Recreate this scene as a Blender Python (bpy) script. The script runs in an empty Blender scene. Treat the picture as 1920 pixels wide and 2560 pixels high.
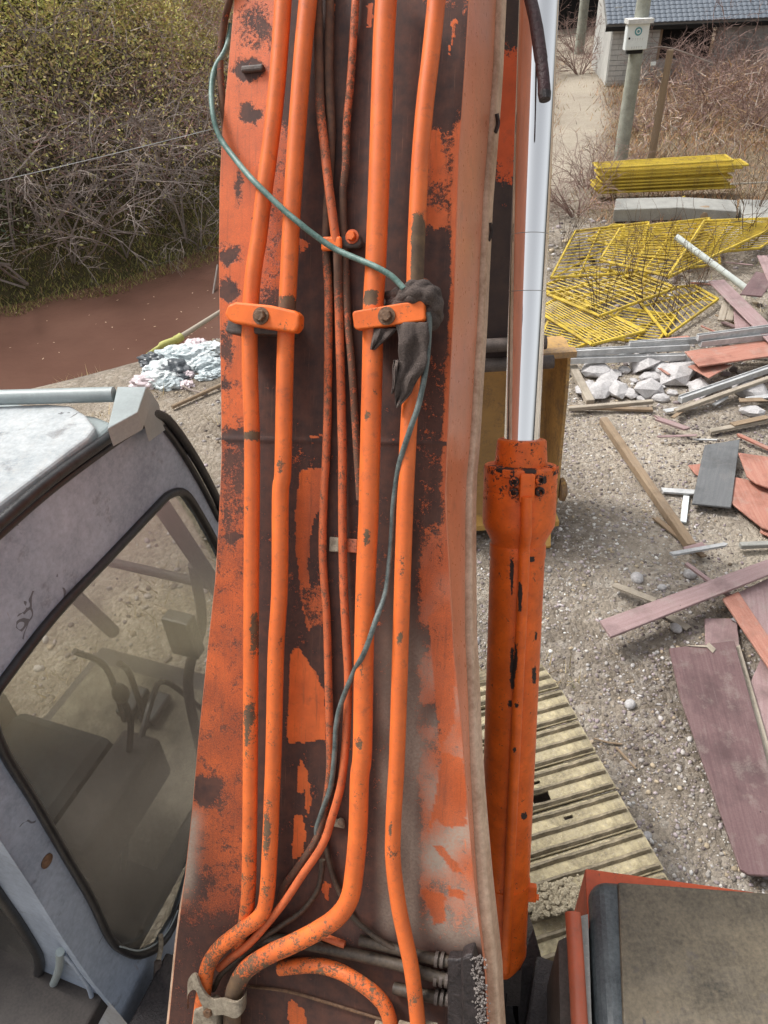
import bpy, bmesh, math, random
import numpy as np
from mathutils import Vector, Matrix, noise as mnoise

# ---------------------------------------------------------------- camera, world, sun
SC = bpy.context.scene
COL = SC.collection
RES = 1920.0
FPX = 1849.0
TH = math.radians(38.7); ROLL = math.radians(-3.2); CAMH = 4.0
_r0 = np.array([1.0, 0, 0]); _u0 = np.array([0, math.sin(TH), math.cos(TH)])
FW = np.array([0, math.cos(TH), -math.sin(TH)])
RT = _r0 * math.cos(ROLL) + _u0 * math.sin(ROLL)
UP = _u0 * math.cos(ROLL) - _r0 * math.sin(ROLL)
CP = np.array([0, 0, CAMH])
cam_d = bpy.data.cameras.new('camera'); cam = bpy.data.objects.new('camera', cam_d); COL.objects.link(cam)
cam_d.sensor_fit = 'VERTICAL'; cam_d.sensor_height = 36.0; cam_d.lens = 36.0 * FPX / 2560.0
cam_d.clip_start = 0.05; cam_d.clip_end = 500
m = Matrix.Identity(4)
for i in range(3):
    m[i][0] = RT[i]; m[i][1] = UP[i]; m[i][2] = -FW[i]; m[i][3] = CP[i]
cam.matrix_world = m
SC.camera = cam
SUN_EL = math.radians(52); SUN_AZ = math.radians(-62)      # azimuth from +Y towards +X (light from the left)
W = bpy.data.worlds.new("World"); SC.world = W; W.use_nodes = True
nt = W.node_tree; bg = nt.nodes['Background']
sky = nt.nodes.new('ShaderNodeTexSky'); sky.sky_type = 'NISHITA'; sky.sun_disc = False
sky.sun_elevation = SUN_EL; sky.sun_rotation = SUN_AZ; sky.dust_density = 6.0; sky.air_density = 1.0; sky.ozone_density = 0.3
hs = nt.nodes.new('ShaderNodeHueSaturation'); hs.inputs['Saturation'].default_value = 0.14
nt.links.new(sky.outputs[0], hs.inputs['Color']); nt.links.new(hs.outputs[0], bg.inputs['Color'])
bg.inputs['Strength'].default_value = 0.15
sd = bpy.data.lights.new('sun', 'SUN'); so = bpy.data.objects.new('sun', sd); COL.objects.link(so)
sd.energy = 1.6; sd.angle = math.radians(10); sd.color = (1.0, 0.96, 0.9)
_sdir = Vector((math.sin(SUN_AZ) * math.cos(SUN_EL), math.cos(SUN_AZ) * math.cos(SUN_EL), math.sin(SUN_EL)))
so.rotation_euler = _sdir.to_track_quat('Z', 'Y').to_euler()
SC.view_settings.view_transform = 'Standard'; SC.view_settings.look = 'None'
SC.view_settings.exposure = 0.6; SC.view_settings.gamma = 1.0
try: SC.view_settings.use_curve_mapping = False
except Exception: pass
SC.render.engine = 'CYCLES'
SC.cycles.max_bounces = 6; SC.cycles.transparent_max_bounces = 12

rnd = random.Random(7); nr = np.random.RandomState(5)

# ---------------------------------------------------------------- geometry of the view: rays onto real planes
def ray(x, y): return FW + RT * (x - 960) / FPX + UP * (1280 - y) / FPX
def U(x, y, d): return CP + ray(x, y) * d
def PLN(x, y, p0, n):
    v = ray(x, y); return CP + v * (np.dot(np.asarray(p0) - CP, n) / np.dot(v, n))
def G(x, y, z=0.0): return PLN(x, y, (0, 0, z), np.array([0, 0, 1.0]))
def PX(P):
    q = np.asarray(P) - CP; d = q @ FW
    return 960 + FPX * (q @ RT) / d, 1280 - FPX * (q @ UP) / d
def camv(a, b, c): return RT * a + UP * b + FW * c
# boom frame
BC = U(1118, 1150, 1.5)
BL = camv(.045, 1, -.13); BL /= np.linalg.norm(BL)
BW = camv(math.cos(.29), 0, -math.sin(.29)); BW -= BL * (BW @ BL); BW /= np.linalg.norm(BW)
BN = np.cross(BW, BL)
def BP(x, y, h=0.0): return PLN(x, y, BC + BN * h, BN)
# cab side plane / machine axes
MA = math.radians(21)
MF = np.array([math.sin(MA), math.cos(MA), 0]); MR = np.array([math.cos(MA), -math.sin(MA), 0]); MZ = np.array([0, 0, 1.0])
CS0 = np.array([-.675, 1.8, 2.95])
def SP(x, y, o=0.0): return PLN(x, y, CS0 + MR * o, MR)

# ---------------------------------------------------------------- object helpers
ORG = {}
def link(o): COL.objects.link(o); return o
def tag(o, label=None, cat=None, group=None, kind=None):
    if label: o['label'] = label
    if cat: o['category'] = cat
    if group: o['group'] = group
    if kind: o['kind'] = kind
    return o
def thing(name, label, cat, loc, group=None):
    o = link(bpy.data.objects.new(name, None)); o.location = loc; o.empty_display_size = .1
    ORG[o.name] = np.array(loc, float); return tag(o, label, cat, group)
def mk(name, v, f, mat, parent=None, smooth=False, attrs=None, loc=None):
    v = np.asarray(v, float).reshape(-1, 3)
    if parent is not None: org = ORG[parent.name]
    else: org = np.array(loc if loc is not None else v[np.argmin(v[:, 2])] * [1, 1, 1], float) if loc is not None else np.array([*(v[:, :2].mean(0)), v[:, 2].min()])
    me = bpy.data.meshes.new(name); me.from_pydata((v - org).tolist(), [], f); me.update()
    if smooth:
        me.shade_smooth(); me.set_sharp_from_angle(angle=math.radians(38))
    mats = mat if isinstance(mat, (list, tuple)) else [mat]
    for mm in mats: me.materials.append(mm)
    if attrs:
        for k, a in attrs.items():
            at = me.attributes.new(k, 'FLOAT', 'POINT'); at.data.foreach_set('value', np.asarray(a, np.float32))
    o = link(bpy.data.objects.new(name, me))
    ORG[o.name] = org
    if parent is not None: o.parent = parent
    else: o.location = org
    return o
class MB:
    def __init__(s): s.v = []; s.f = []; s.n = 0; s.a = []
    def add(s, v, f, a=0.0):
        v = np.asarray(v, float).reshape(-1, 3)
        s.v.append(v); s.f += [tuple(i + s.n for i in q) for q in f]; s.n += len(v)
        s.a.append(np.full(len(v), a) if np.isscalar(a) else np.asarray(a)); return s
    def mk(s, name, mat, parent=None, smooth=False, loc=None, attr='wear'):
        return mk(name, np.vstack(s.v), s.f, mat, parent, smooth, {attr: np.concatenate(s.a)}, loc)
BOXF = [(0, 3, 2, 1), (4, 5, 6, 7), (0, 1, 5, 4), (1, 2, 6, 5), (2, 3, 7, 6), (3, 0, 4, 7)]
def boxv(c, ax, ay, az):
    c = np.asarray(c, float); ax, ay, az = map(np.asarray, (ax, ay, az))
    return [c + a * ax + b * ay + d * az for d in (-.5, .5) for a, b in ((-.5, -.5), (.5, -.5), (.5, .5), (-.5, .5))]
def bev(o, w, seg=2):
    m_ = o.modifiers.new('bevel', 'BEVEL'); m_.width = w; m_.segments = seg; m_.limit_method = 'ANGLE'; return o
def cr(pts, n=8):
    P = np.asarray(pts, float); P = np.vstack([2 * P[0] - P[1], P, 2 * P[-1] - P[-2]]); out = []
    for i in range(1, len(P) - 2):
        for t in np.linspace(0, 1, n, endpoint=False):
            a, b, c, d = P[i - 1], P[i], P[i + 1], P[i + 2]
            out.append(.5 * ((2 * b) + (c - a) * t + (2 * a - 5 * b + 4 * c - d) * t * t + (3 * b - a - 3 * c + d) * t ** 3))
    out.append(P[-2]); return np.array(out)
def tubev(path, r, sides=12, cap=True):
    P = np.asarray(path, float); n = len(P); r = np.full(n, r) if np.isscalar(r) else np.asarray(r, float)
    T = np.gradient(P, axis=0); T /= np.linalg.norm(T, axis=1)[:, None] + 1e-12
    ref = np.array([0, 0, 1.0]) if abs(T[0][2]) < .9 else np.array([1.0, 0, 0])
    nn = np.cross(T[0], ref); nn /= np.linalg.norm(nn); V = []
    for i in range(n):
        nn = nn - T[i] * (nn @ T[i]); nn /= np.linalg.norm(nn) + 1e-12
        b = np.cross(T[i], nn); a = np.arange(sides) * 2 * math.pi / sides
        V.append(P[i] + r[i] * (np.cos(a)[:, None] * nn + np.sin(a)[:, None] * b))
    V = np.vstack(V); F = []
    for i in range(n - 1):
        for j in range(sides):
            k = (j + 1) % sides; F.append((i * sides + j, i * sides + k, (i + 1) * sides + k, (i + 1) * sides + j))
    if cap: F.append(tuple(range(sides - 1, -1, -1))); F.append(tuple((n - 1) * sides + j for j in range(sides)))
    return V, F
def lathe(prof, c, ax, e1, sides=40):
    """prof: (distance along ax, radius)"""
    ax = ax / np.linalg.norm(ax); e1 = e1 - ax * (e1 @ ax); e1 /= np.linalg.norm(e1); e2 = np.cross(ax, e1); V = []
    a = np.arange(sides) * 2 * math.pi / sides
    for t, r in prof: V.append(c + ax * t + r * (np.cos(a)[:, None] * e1 + np.sin(a)[:, None] * e2))
    V = np.vstack(V); F = []
    for i in range(len(prof) - 1):
        for j in range(sides):
            k = (j + 1) % sides; F.append((i * sides + j, i * sides + k, (i + 1) * sides + k, (i + 1) * sides + j))
    F.append(tuple(range(sides - 1, -1, -1))); F.append(tuple((len(prof) - 1) * sides + j for j in range(sides)))
    return V, F
def prism(poly, ext):
    """polygon (3-D points) extruded along ext"""
    P = [np.asarray(p, float) for p in poly]; n = len(P); V = P + [p + ext for p in P]
    F = [tuple(range(n)), tuple(range(2 * n - 1, n - 1, -1))] + [(i, n + i, n + (i + 1) % n, (i + 1) % n) for i in range(n)]
    return V, F
def ico(sub=1):
    bm = bmesh.new(); bmesh.ops.create_icosphere(bm, subdivisions=sub, radius=1)
    v = np.array([x.co[:] for x in bm.verts]); f = [tuple(q.index for q in x.verts) for x in bm.faces]; bm.free(); return v, f
ICO1 = ico(1); ICO2 = ico(2); ICO3 = ico(3); ICO4 = ico(4)
def rock(c, s, seed, sub=ICO1, jag=.25):
    R = np.random.RandomState(seed); v = sub[0] * (1 + R.uniform(-jag, jag, (len(sub[0]), 1)))
    a = R.uniform(0, 6.28); ca, sa = math.cos(a), math.sin(a)
    v = v * np.asarray(s); v = v @ np.array([[ca, sa, 0], [-sa, ca, 0], [0, 0, 1]]); return v + np.asarray(c), sub[1]
def hexbolt(c, n, r, h, up):
    n = n / np.linalg.norm(n); e1 = up - n * (up @ n); e1 /= np.linalg.norm(e1); e2 = np.cross(n, e1)
    a = np.arange(6) * math.pi / 3 + .3
    ring = lambda rr, t: [c + n * t + rr * (math.cos(x) * e1 + math.sin(x) * e2) for x in a]
    V = ring(r, 0) + ring(r, h * .85) + ring(r * .86, h)
    F = [(i, (i + 1) % 6, 6 + (i + 1) % 6, 6 + i) for i in range(6)] + [(6 + i, 6 + (i + 1) % 6, 12 + (i + 1) % 6, 12 + i) for i in range(6)] + [tuple(range(12, 18)), tuple(range(5, -1, -1))]
    return V, F

# ---------------------------------------------------------------- materials
def newmat(name):
    m_ = bpy.data.materials.new(name); m_.use_nodes = True; nt_ = m_.node_tree
    return m_, nt_, nt_.nodes['Principled BSDF']
def N(nt_, t, **kw):
    n = nt_.nodes.new(t)
    for k, v in kw.items():
        if k.startswith('i_'):
            key = k[2:]; n.inputs[int(key) if key.isdigit() else key.replace('_', ' ')].default_value = v
        else: setattr(n, k, v)
    return n
def noise_(nt_, co, scale, detail=5, rough=.6, sc3=None):
    if sc3:
        mp = N(nt_, 'ShaderNodeMapping'); mp.inputs['Scale'].default_value = sc3; nt_.links.new(co, mp.inputs[0]); co = mp.outputs[0]
    n = N(nt_, 'ShaderNodeTexNoise'); n.inputs['Scale'].default_value = scale; n.inputs['Detail'].default_value = detail; n.inputs['Roughness'].default_value = rough
    nt_.links.new(co, n.inputs['Vector']); return n.outputs['Fac']
def mth(nt_, op, a, b=None, clamp=False):
    n = N(nt_, 'ShaderNodeMath', operation=op, use_clamp=clamp)
    for i, x in enumerate((a, b)):
        if x is None: continue
        if isinstance(x, (int, float)): n.inputs[i].default_value = x
        else: nt_.links.new(x, n.inputs[i])
    return n.outputs[0]
def mix(nt_, f, a, b, bt='MIX'):
    n = N(nt_, 'ShaderNodeMix', data_type='RGBA', blend_type=bt)
    for s, x in ((n.inputs[0], f), (n.inputs[6], a), (n.inputs[7], b)):
        if isinstance(x, (int, float)): s.default_value = x
        elif isinstance(x, tuple): s.default_value = (*x, 1) if len(x) == 3 else x
        else: nt_.links.new(x, s)
    return n.outputs[2]
def ramp(nt_, f, stops):
    n = N(nt_, 'ShaderNodeValToRGB'); e = n.color_ramp.elements
    while len(e) < len(stops): e.new(.5)
    for i, (p, c) in enumerate(stops): e[i].position = p; e[i].color = (*c, 1)
    nt_.links.new(f, n.inputs[0]); return n.outputs[0]
def bump(nt_, h, strength, dist=.01):
    n = N(nt_, 'ShaderNodeBump'); n.inputs['Strength'].default_value = strength; n.inputs['Distance'].default_value = dist
    nt_.links.new(h, n.inputs['Height']); return n.outputs[0]
def objco(nt_): return N(nt_, 'ShaderNodeTexCoord').outputs['Object']
def attr(nt_, name): return N(nt_, 'ShaderNodeAttribute', attribute_name=name).outputs['Fac']

def worn_paint(name, paint, under, dustc=(.33, .245, .19), rough=.45, fine=90, coarse=14, stretch=None, sharp=9, amp=1.15, under2=None, bw=0.0, smudge=.4, lines=False):
    m_, t, b = newmat(name); L = t.links.new; co = objco(t)
    if stretch:
        mp = N(t, 'ShaderNodeMapping'); mp.inputs['Scale'].default_value = stretch; L(co, mp.inputs[0]); co = mp.outputs[0]
    n1 = noise_(t, co, coarse, 6, .65); n2 = noise_(t, co, fine, 4, .7); n3 = noise_(t, co, coarse * .4, 3)
    n4 = noise_(t, co, fine * 3.3, 2, .6)
    nn = mth(t, 'ADD', mth(t, 'ADD', mth(t, 'MULTIPLY', n1, .46), mth(t, 'MULTIPLY', n2, .34)), mth(t, 'MULTIPLY', n4, .20))
    w = mth(t, 'ADD', attr(t, 'wear'), bw)
    n5 = noise_(t, co, coarse * 1.4, 5, .75)
    k = mth(t, 'ADD', mth(t, 'MULTIPLY', mth(t, 'SUBTRACT', nn, .5), amp * 2.2), w)
    k = mth(t, 'ADD', mth(t, 'MULTIPLY', mth(t, 'SUBTRACT', k, .5), sharp), .5, True)
    pc = mix(t, ramp(t, n3, [(.3, (0, 0, 0)), (.7, (1, 1, 1))]), tuple(x * .74 for x in paint), tuple(min(1, x * 1.16) for x in paint))
    pc = mix(t, mth(t, 'MULTIPLY', mth(t, 'MULTIPLY', mth(t, 'SUBTRACT', n5, .55), 6.0, True), smudge), pc, tuple(.25 * x + .03 for x in paint))
    pc = mix(t, mth(t, 'MULTIPLY', n2, .35), pc, tuple(x * .45 for x in paint))
    u2 = under2 or tuple(x * 2.4 for x in under)
    pc = mix(t, mth(t, 'MULTIPLY', attr(t, 'stain'), mth(t, 'ADD', mth(t, 'MULTIPLY', mth(t, 'SUBTRACT', n4, .5), 3.0), 1.0), True), pc, (.17, .045, .025))
    uc = mix(t, mth(t, 'MULTIPLY', mth(t, 'SUBTRACT', n1, .35), 2.5, True), under, u2)
    c = mix(t, k, pc, uc)
    if lines:
        cb = N(t, 'ShaderNodeCombineXYZ'); L(attr(t, 'gu'), cb.inputs[0]); L(attr(t, 'gv'), cb.inputs[1])
        l1 = noise_(t, cb.outputs[0], 6, 5, .7, (1, 16, 1)); l2 = noise_(t, cb.outputs[0], 10, 4, .75, (.6, 40, 1)); l3 = noise_(t, cb.outputs[0], 34, 4, .8, (6, 1.2, 1))
        c = mix(t, mth(t, 'MULTIPLY', mth(t, 'MULTIPLY', mth(t, 'SUBTRACT', l1, .54), 6.0, True), .45), c, (.10, .042, .026))
        c = mix(t, mth(t, 'MULTIPLY', mth(t, 'MULTIPLY', mth(t, 'SUBTRACT', l2, .62), 14.0, True), .45), c, (.42, .22, .13))
        c = mix(t, mth(t, 'MULTIPLY', mth(t, 'MULTIPLY', mth(t, 'SUBTRACT', l3, .66), 16.0, True), .45), c, (.045, .03, .026))
    d = attr(t, 'dust'); dn = mth(t, 'MULTIPLY', d, mth(t, 'ADD', mth(t, 'MULTIPLY', mth(t, 'SUBTRACT', n2, .5), 1.6), 1.0), True)
    c = mix(t, dn, c, dustc)
    L(c, b.inputs['Base Color'])
    L(mth(t, 'ADD', mth(t, 'MULTIPLY', k, .3), mth(t, 'ADD', mth(t, 'MULTIPLY', n2, .25), rough - .12)), b.inputs['Roughness'])
    h = mth(t, 'ADD', mth(t, 'MULTIPLY', k, -1.0), mth(t, 'MULTIPLY', n2, .35))
    L(bump(t, h, .5, .0012), b.inputs['Normal']); return m_
ORANGE = (.84, .145, .024)
M_plate = worn_paint('boom_plate_paint', (.93, .175, .036), (.050, .027, .024), fine=170, coarse=30, sharp=6, under2=(.13, .052, .034), amp=1.15, dustc=(.43, .34, .27), lines=True)
M_pipe = worn_paint('pipe_paint', (.95, .170, .020), (.06, .035, .02), rough=.5, bw=.06, smudge=.6, fine=160, coarse=30, sharp=14, under2=(.19, .11, .05))
M_thin = worn_paint('thin_pipe_paint', (.66, .13, .03), (.06, .03, .022), rough=.55, fine=260, coarse=60, sharp=7, under2=(.18, .08, .04))
M_cyl = worn_paint('cylinder_paint', (.92, .155, .014), (.02, .014, .012), rough=.45, smudge=.5, fine=150, coarse=48, sharp=14, under2=(.05, .03, .025))
M_side = worn_paint('side_paint', (.84, .27, .13), (.05, .03, .025), rough=.3, fine=60, coarse=8, sharp=5)
M_stick = worn_paint('stick_paint', (.62, .09, .02), (.045, .03, .028), rough=.6, fine=40, coarse=9, sharp=9, under2=(.075, .045, .035))
M_bucket = worn_paint('bucket_paint', (.62, .36, .10), (.11, .06, .032), rough=.7, fine=40, coarse=7, sharp=3, under2=(.27, .18, .11))
M_box = worn_paint('box_paint', (.62, .10, .03), (.06, .04, .03), rough=.5, fine=90, coarse=18, sharp=10)

def simple(name, col, rough=.6, metal=0.0, var=.25, scale=12, bmp=0.0, col2=None, fine=120, spec=.5, stretch=None, speck=0.0, streak=0.0, scratch=0.0):
    m_, t, b = newmat(name); L = t.links.new; co = objco(t)
    if stretch:
        mp = N(t, 'ShaderNodeMapping'); mp.inputs['Scale'].default_value = stretch; L(co, mp.inputs[0]); co = mp.outputs[0]
    n1 = noise_(t, co, scale, 6, .65); n2 = noise_(t, co, fine, 3, .7)
    f = mth(t, 'ADD', mth(t, 'MULTIPLY', n1, .6), mth(t, 'MULTIPLY', n2, .4))
    f = mth(t, 'ADD', mth(t, 'MULTIPLY', mth(t, 'SUBTRACT', f, .5), 3.0), .5, True)
    c2 = col2 or tuple(min(1, x * (1 + var * 1.2)) for x in col)
    cc = mix(t, f, tuple(x * (1 - var) for x in col), c2)
    if streak:
        s1 = noise_(t, co, 30, 5, .7, (1, .06, 1)); s2 = noise_(t, co, 22, 5, .7, (.08, 1, 1)); big = noise_(t, co, 2.2, 4, .6)
        cc = mix(t, mth(t, 'MULTIPLY', mth(t, 'MULTIPLY', mth(t, 'SUBTRACT', mth(t, 'ADD', s1, s2), .95), 5.0, True), streak), cc, tuple(x * .5 + .42 * (.30, .27, .24)[i] for i, x in enumerate(c2)))
        cc = mix(t, mth(t, 'MULTIPLY', mth(t, 'MULTIPLY', mth(t, 'SUBTRACT', big, .5), 4.0, True), .65), cc, tuple(x * .55 for x in col))
    if speck:
        sp = noise_(t, co, 170, 2, .5); sp2 = noise_(t, co, 60, 3, .6)
        cc = mix(t, mth(t, 'MULTIPLY', mth(t, 'SUBTRACT', sp, .66), 14.0, True), cc, (.50, .46, .42))
        cc = mix(t, mth(t, 'MULTIPLY', mth(t, 'MULTIPLY', mth(t, 'SUBTRACT', sp2, .60), 9.0, True), speck), cc, (.42, .38, .33))
    if scratch:
        vd = N(t, 'ShaderNodeTexVoronoi', feature='DISTANCE_TO_EDGE'); vd.inputs['Scale'].default_value = scratch
        wq = N(t, 'ShaderNodeMix', data_type='VECTOR'); wn = N(t, 'ShaderNodeTexNoise'); wn.inputs['Scale'].default_value = 9; L(co, wn.inputs['Vector']); wq.inputs[0].default_value = .12; L(co, wq.inputs[4]); L(wn.outputs['Color'], wq.inputs[5]); L(wq.outputs[1], vd.inputs['Vector'])
        ms = mth(t, 'MULTIPLY', mth(t, 'LESS_THAN', vd.outputs['Distance'], .012), mth(t, 'GREATER_THAN', noise_(t, co, 6.5, 3, .6), .61))
        cc = mix(t, mth(t, 'MULTIPLY', ms, .75), cc, (.05, .045, .05))
        sm_ = noise_(t, co, 11, 4, .7); cc = mix(t, mth(t, 'MULTIPLY', mth(t, 'MULTIPLY', mth(t, 'SUBTRACT', sm_, .60), 9.0, True), .55), cc, (.09, .08, .08))
        rs = noise_(t, co, 17, 4, .7, (1, 1, .25)); cc = mix(t, mth(t, 'MULTIPLY', mth(t, 'MULTIPLY', mth(t, 'SUBTRACT', rs, .68), 12.0, True), .7), cc, (.22, .10, .045))
    L(cc, b.inputs['Base Color'])
    b.inputs['Roughness'].default_value = rough; b.inputs['Metallic'].default_value = metal; b.inputs['Specular IOR Level'].default_value = spec
    if bmp: L(bump(t, mth(t, 'ADD', n1, n2), bmp, .006), b.inputs['Normal'])
    return m_
M_chrome, t_, b_ = newmat('chrome'); b_.inputs['Metallic'].default_value = 1; b_.inputs['Base Color'].default_value = (.95, .96, .97, 1)
_co = objco(t_); _n = noise_(t_, _co, 6, 4, .7); t_.links.new(mth(t_, 'ADD', mth(t_, 'MULTIPLY', _n, .14), .0), b_.inputs['Roughness'])
M_seal = simple('black_rubber', (.014, .014, .016), .35, var=.4, scale=20, bmp=.2, col2=(.035, .034, .036))
M_black = simple('black_grease', (.014, .011, .012), .45, var=.3, scale=30, bmp=.4, col2=(.045, .035, .035))
M_dirtmetal = simple('dirty_metal', (.06, .045, .04), .6, var=.4, scale=14, bmp=.3, col2=(.13, .10, .085))
M_flange = simple('lit_edge_flange', (.60, .37, .235), .36, var=.3, scale=10, col2=(.80, .58, .42), fine=80)  # pale tone of the lit flange edge is put into the colour
M_roof = simple('cab_roof_paint', (.34, .39, .42), .55, var=.28, scale=7, col2=(.54, .57, .58), fine=70, bmp=.05, speck=.35, streak=.35, scratch=5.0)
M_cab = simple('cab_paint', (.30, .36, .46), .38, var=.22, scale=4, col2=(.46, .53, .64), fine=60, scratch=6.0)
M_cabtube = simple('pale_paint', (.30, .345, .35), .4, var=.15, scale=8)
M_postdark = simple('post_side', (.10, .085, .11), .5)
M_rag = simple('rag_cloth', (.055, .040, .036), .95, var=.35, scale=25, bmp=.6, col2=(.15, .115, .10), fine=400)
M_green = simple('green_cable', (.05, .16, .13), .5, var=.4, scale=40, col2=(.22, .33, .30), fine=260)
M_grayhose = simple('gray_hose', (.040, .028, .020), .6, var=.35, scale=30, col2=(.105, .078, .055))
M_hose = simple('dark_red_hose', (.035, .012, .014), .55, var=.4, scale=30, bmp=.5)
M_bolt = simple('rusty_bolt', (.10, .05, .025), .6, var=.4, scale=90, bmp=.4, col2=(.24, .13, .07))
M_clampg = simple('rusty_gray_clamp', (.22, .17, .12), .65, var=.4, scale=40, bmp=.5, col2=(.42, .36, .27))
M_decktop = simple('deck_top', (.070, .060, .045), .6, var=.5, scale=5, bmp=.2, col2=(.21, .17, .115), fine=90, streak=.15, scratch=3.0)
M_deckedge = simple('deck_edge', (.035, .045, .055), .38, var=.4, scale=10, bmp=.15, col2=(.12, .14, .15))
M_pad = simple('dusty_track_steel', (.20, .16, .095), .75, var=.55, scale=8, bmp=.8, col2=(.58, .50, .31), fine=40, speck=.5, streak=.4)
M_grouser = simple('track_grouser', (.13, .105, .068), .55, var=.5, scale=9, bmp=.5, col2=(.36, .30, .20), fine=45)
M_conc = simple('concrete', (.30, .30, .28), .9, var=.25, scale=5, bmp=.3, fine=50, speck=.35, streak=.35)
M_pole = simple('pole_concrete', (.27, .28, .23), .9, var=.25, scale=6, bmp=.2, col2=(.42, .43, .37))
M_white = simple('white_box_paint', (.75, .80, .80), .4, var=.06)
M_teal = simple('teal_print', (.10, .30, .34), .6)
M_mark = simple('gray_print', (.55, .58, .58), .6)
M_block = simple('gray_block', (.46, .46, .44), .9, var=.2, scale=3, bmp=.2, fine=30)
M_mortar = simple('mortar', (.20, .20, .19), .95)
M_render = simple('rough_render', (.38, .37, .35), .95, var=.25, scale=1.5, bmp=.3, col2=(.52, .51, .49), fine=14)
M_tile = simple('slate_tile', (.10, .12, .15), .5, var=.25, scale=4, col2=(.19, .22, .26))
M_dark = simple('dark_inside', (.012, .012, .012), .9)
M_yellow = worn_paint('yellow_paint', (.66, .48, .05), (.13, .07, .03), rough=.6, fine=60, coarse=7, sharp=4, under2=(.30, .20, .09), bw=.36)
M_alu = simple('aluminium_profile', (.42, .43, .44), .45, var=.25, scale=5, col2=(.66, .67, .67), fine=30, speck=.35, streak=.35)
M_pvc = simple('white_pipe', (.60, .64, .60), .45, var=.15, scale=8)
M_wood = simple('weathered_wood', (.25, .18, .11), .85, var=.3, scale=6, bmp=.3, col2=(.42, .32, .22), stretch=(1, 1, 1), fine=60, speck=.6, streak=.55)
M_wood2 = simple('pale_wood', (.36, .31, .24), .85, var=.3, scale=6, bmp=.3, col2=(.55, .49, .40), speck=.6, streak=.55)
M_plyp = simple('purple_plywood', (.20, .105, .115), .55, var=.3, scale=7, bmp=.15, col2=(.38, .25, .25), fine=60, speck=.6, streak=.55)
M_plym = simple('maroon_plywood', (.105, .048, .056), .45, var=.3, scale=6, bmp=.15, col2=(.22, .125, .13), fine=70, speck=.6, streak=.55)
M_plyr = simple('red_plywood', (.34, .10, .06), .65, var=.35, scale=7, bmp=.2, col2=(.50, .24, .17), fine=60, speck=.6, streak=.55)
M_grayb = simple('gray_board', (.13, .135, .14), .6, var=.15, scale=5, fine=90, stretch=(1, 1, 1), speck=.6, streak=.55)
M_rubble = simple('rubble', (.40, .385, .38), .95, var=.3, scale=6, bmp=.5, col2=(.66, .64, .64), fine=60)
M_cream = simple('cream_paint', (.6, .6, .58), .7)
M_seat = simple('seat_cloth', (.035, .035, .035), .9, var=.4, scale=14, bmp=.3)
M_inner = simple('cab_inside', (.035, .028, .028), .7, var=.4, scale=8, col2=(.075, .062, .055))
M_mat = simple('dusty_floor', (.10, .085, .065), .9, var=.4, scale=9, col2=(.24, .21, .16))

def board_mat(name, col, col2, rough=.6, sp=.5):
    m_, t, b = newmat(name); L = t.links.new; co = objco(t)
    cb = N(t, 'ShaderNodeCombineXYZ'); L(attr(t, 'gu'), cb.inputs[0]); L(attr(t, 'gv'), cb.inputs[1]); g = cb.outputs[0]
    g1 = noise_(t, g, 5, 6, .7, (.45, 9, 1)); g2 = noise_(t, g, 9, 5, .75, (.25, 16, 1)); big = noise_(t, g, 2.6, 5, .65); fn = noise_(t, co, 120, 3, .7)
    c = mix(t, mth(t, 'MULTIPLY', ramp(t, g1, [(.3, (0, 0, 0)), (.7, (1, 1, 1))]), .6), col, col2)
    c = mix(t, mth(t, 'MULTIPLY', mth(t, 'MULTIPLY', mth(t, 'SUBTRACT', big, .50), 6, True), .7), c, tuple(x * .5 for x in col))
    b2 = noise_(t, co, 7, 6, .7)
    c = mix(t, mth(t, 'MULTIPLY', mth(t, 'MULTIPLY', mth(t, 'SUBTRACT', b2, .53), 6, True), sp), c, (.36, .32, .28))
    c = mix(t, mth(t, 'MULTIPLY', mth(t, 'MULTIPLY', mth(t, 'SUBTRACT', g2, .60), 9, True), .35), c, tuple(.35 * x + .33 for x in col2))
    c = mix(t, mth(t, 'MULTIPLY', mth(t, 'SUBTRACT', fn, .42), 1.1, True), c, tuple(x * .55 for x in col))
    v = N(t, 'ShaderNodeTexVoronoi'); v.inputs['Scale'].default_value = 9; L(co, v.inputs['Vector'])
    c = mix(t, mth(t, 'LESS_THAN', v.outputs['Distance'], .035), c, (.015, .012, .01))
    L(c, b.inputs['Base Color']); b.inputs['Roughness'].default_value = rough
    L(bump(t, mth(t, 'ADD', g2, fn), .4, .004), b.inputs['Normal']); return m_
M_wood = board_mat('weathered_wood', (.23, .16, .10), (.42, .32, .22), .85, .2)
M_wood2 = board_mat('pale_wood', (.33, .28, .22), (.56, .50, .41), .85, .2)
M_plyp = board_mat('purple_plywood', (.29, .185, .185), (.50, .37, .36), .55, .55)
M_plym = board_mat('maroon_plywood', (.13, .070, .072), (.25, .165, .16), .42, .4)
M_plyr = board_mat('red_plywood', (.38, .145, .10), (.56, .33, .26), .65, .5)
M_grayb = board_mat('gray_board', (.12, .125, .13), (.20, .205, .21), .6, .2)
def setgrain(o_):
    me = o_.data; n_ = len(me.vertices); P = np.zeros(n_ * 3); me.vertices.foreach_get('co', P); P = P.reshape(-1, 3); c_ = P - P.mean(0)
    w_, v_ = np.linalg.eigh(c_.T @ c_); a, b = c_ @ v_[:, 2], c_ @ v_[:, 1]; of = rnd.uniform(0, 50)
    for k_, x_ in (('gu', a + of), ('gv', b + of)): at = me.attributes.new(k_, 'FLOAT', 'POINT'); at.data.foreach_set('value', x_.astype(np.float32))
    return o_
M_glass, t_, b_ = newmat('dirt_and_reflection_glass'); nt2 = t_; L = nt2.links.new
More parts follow.
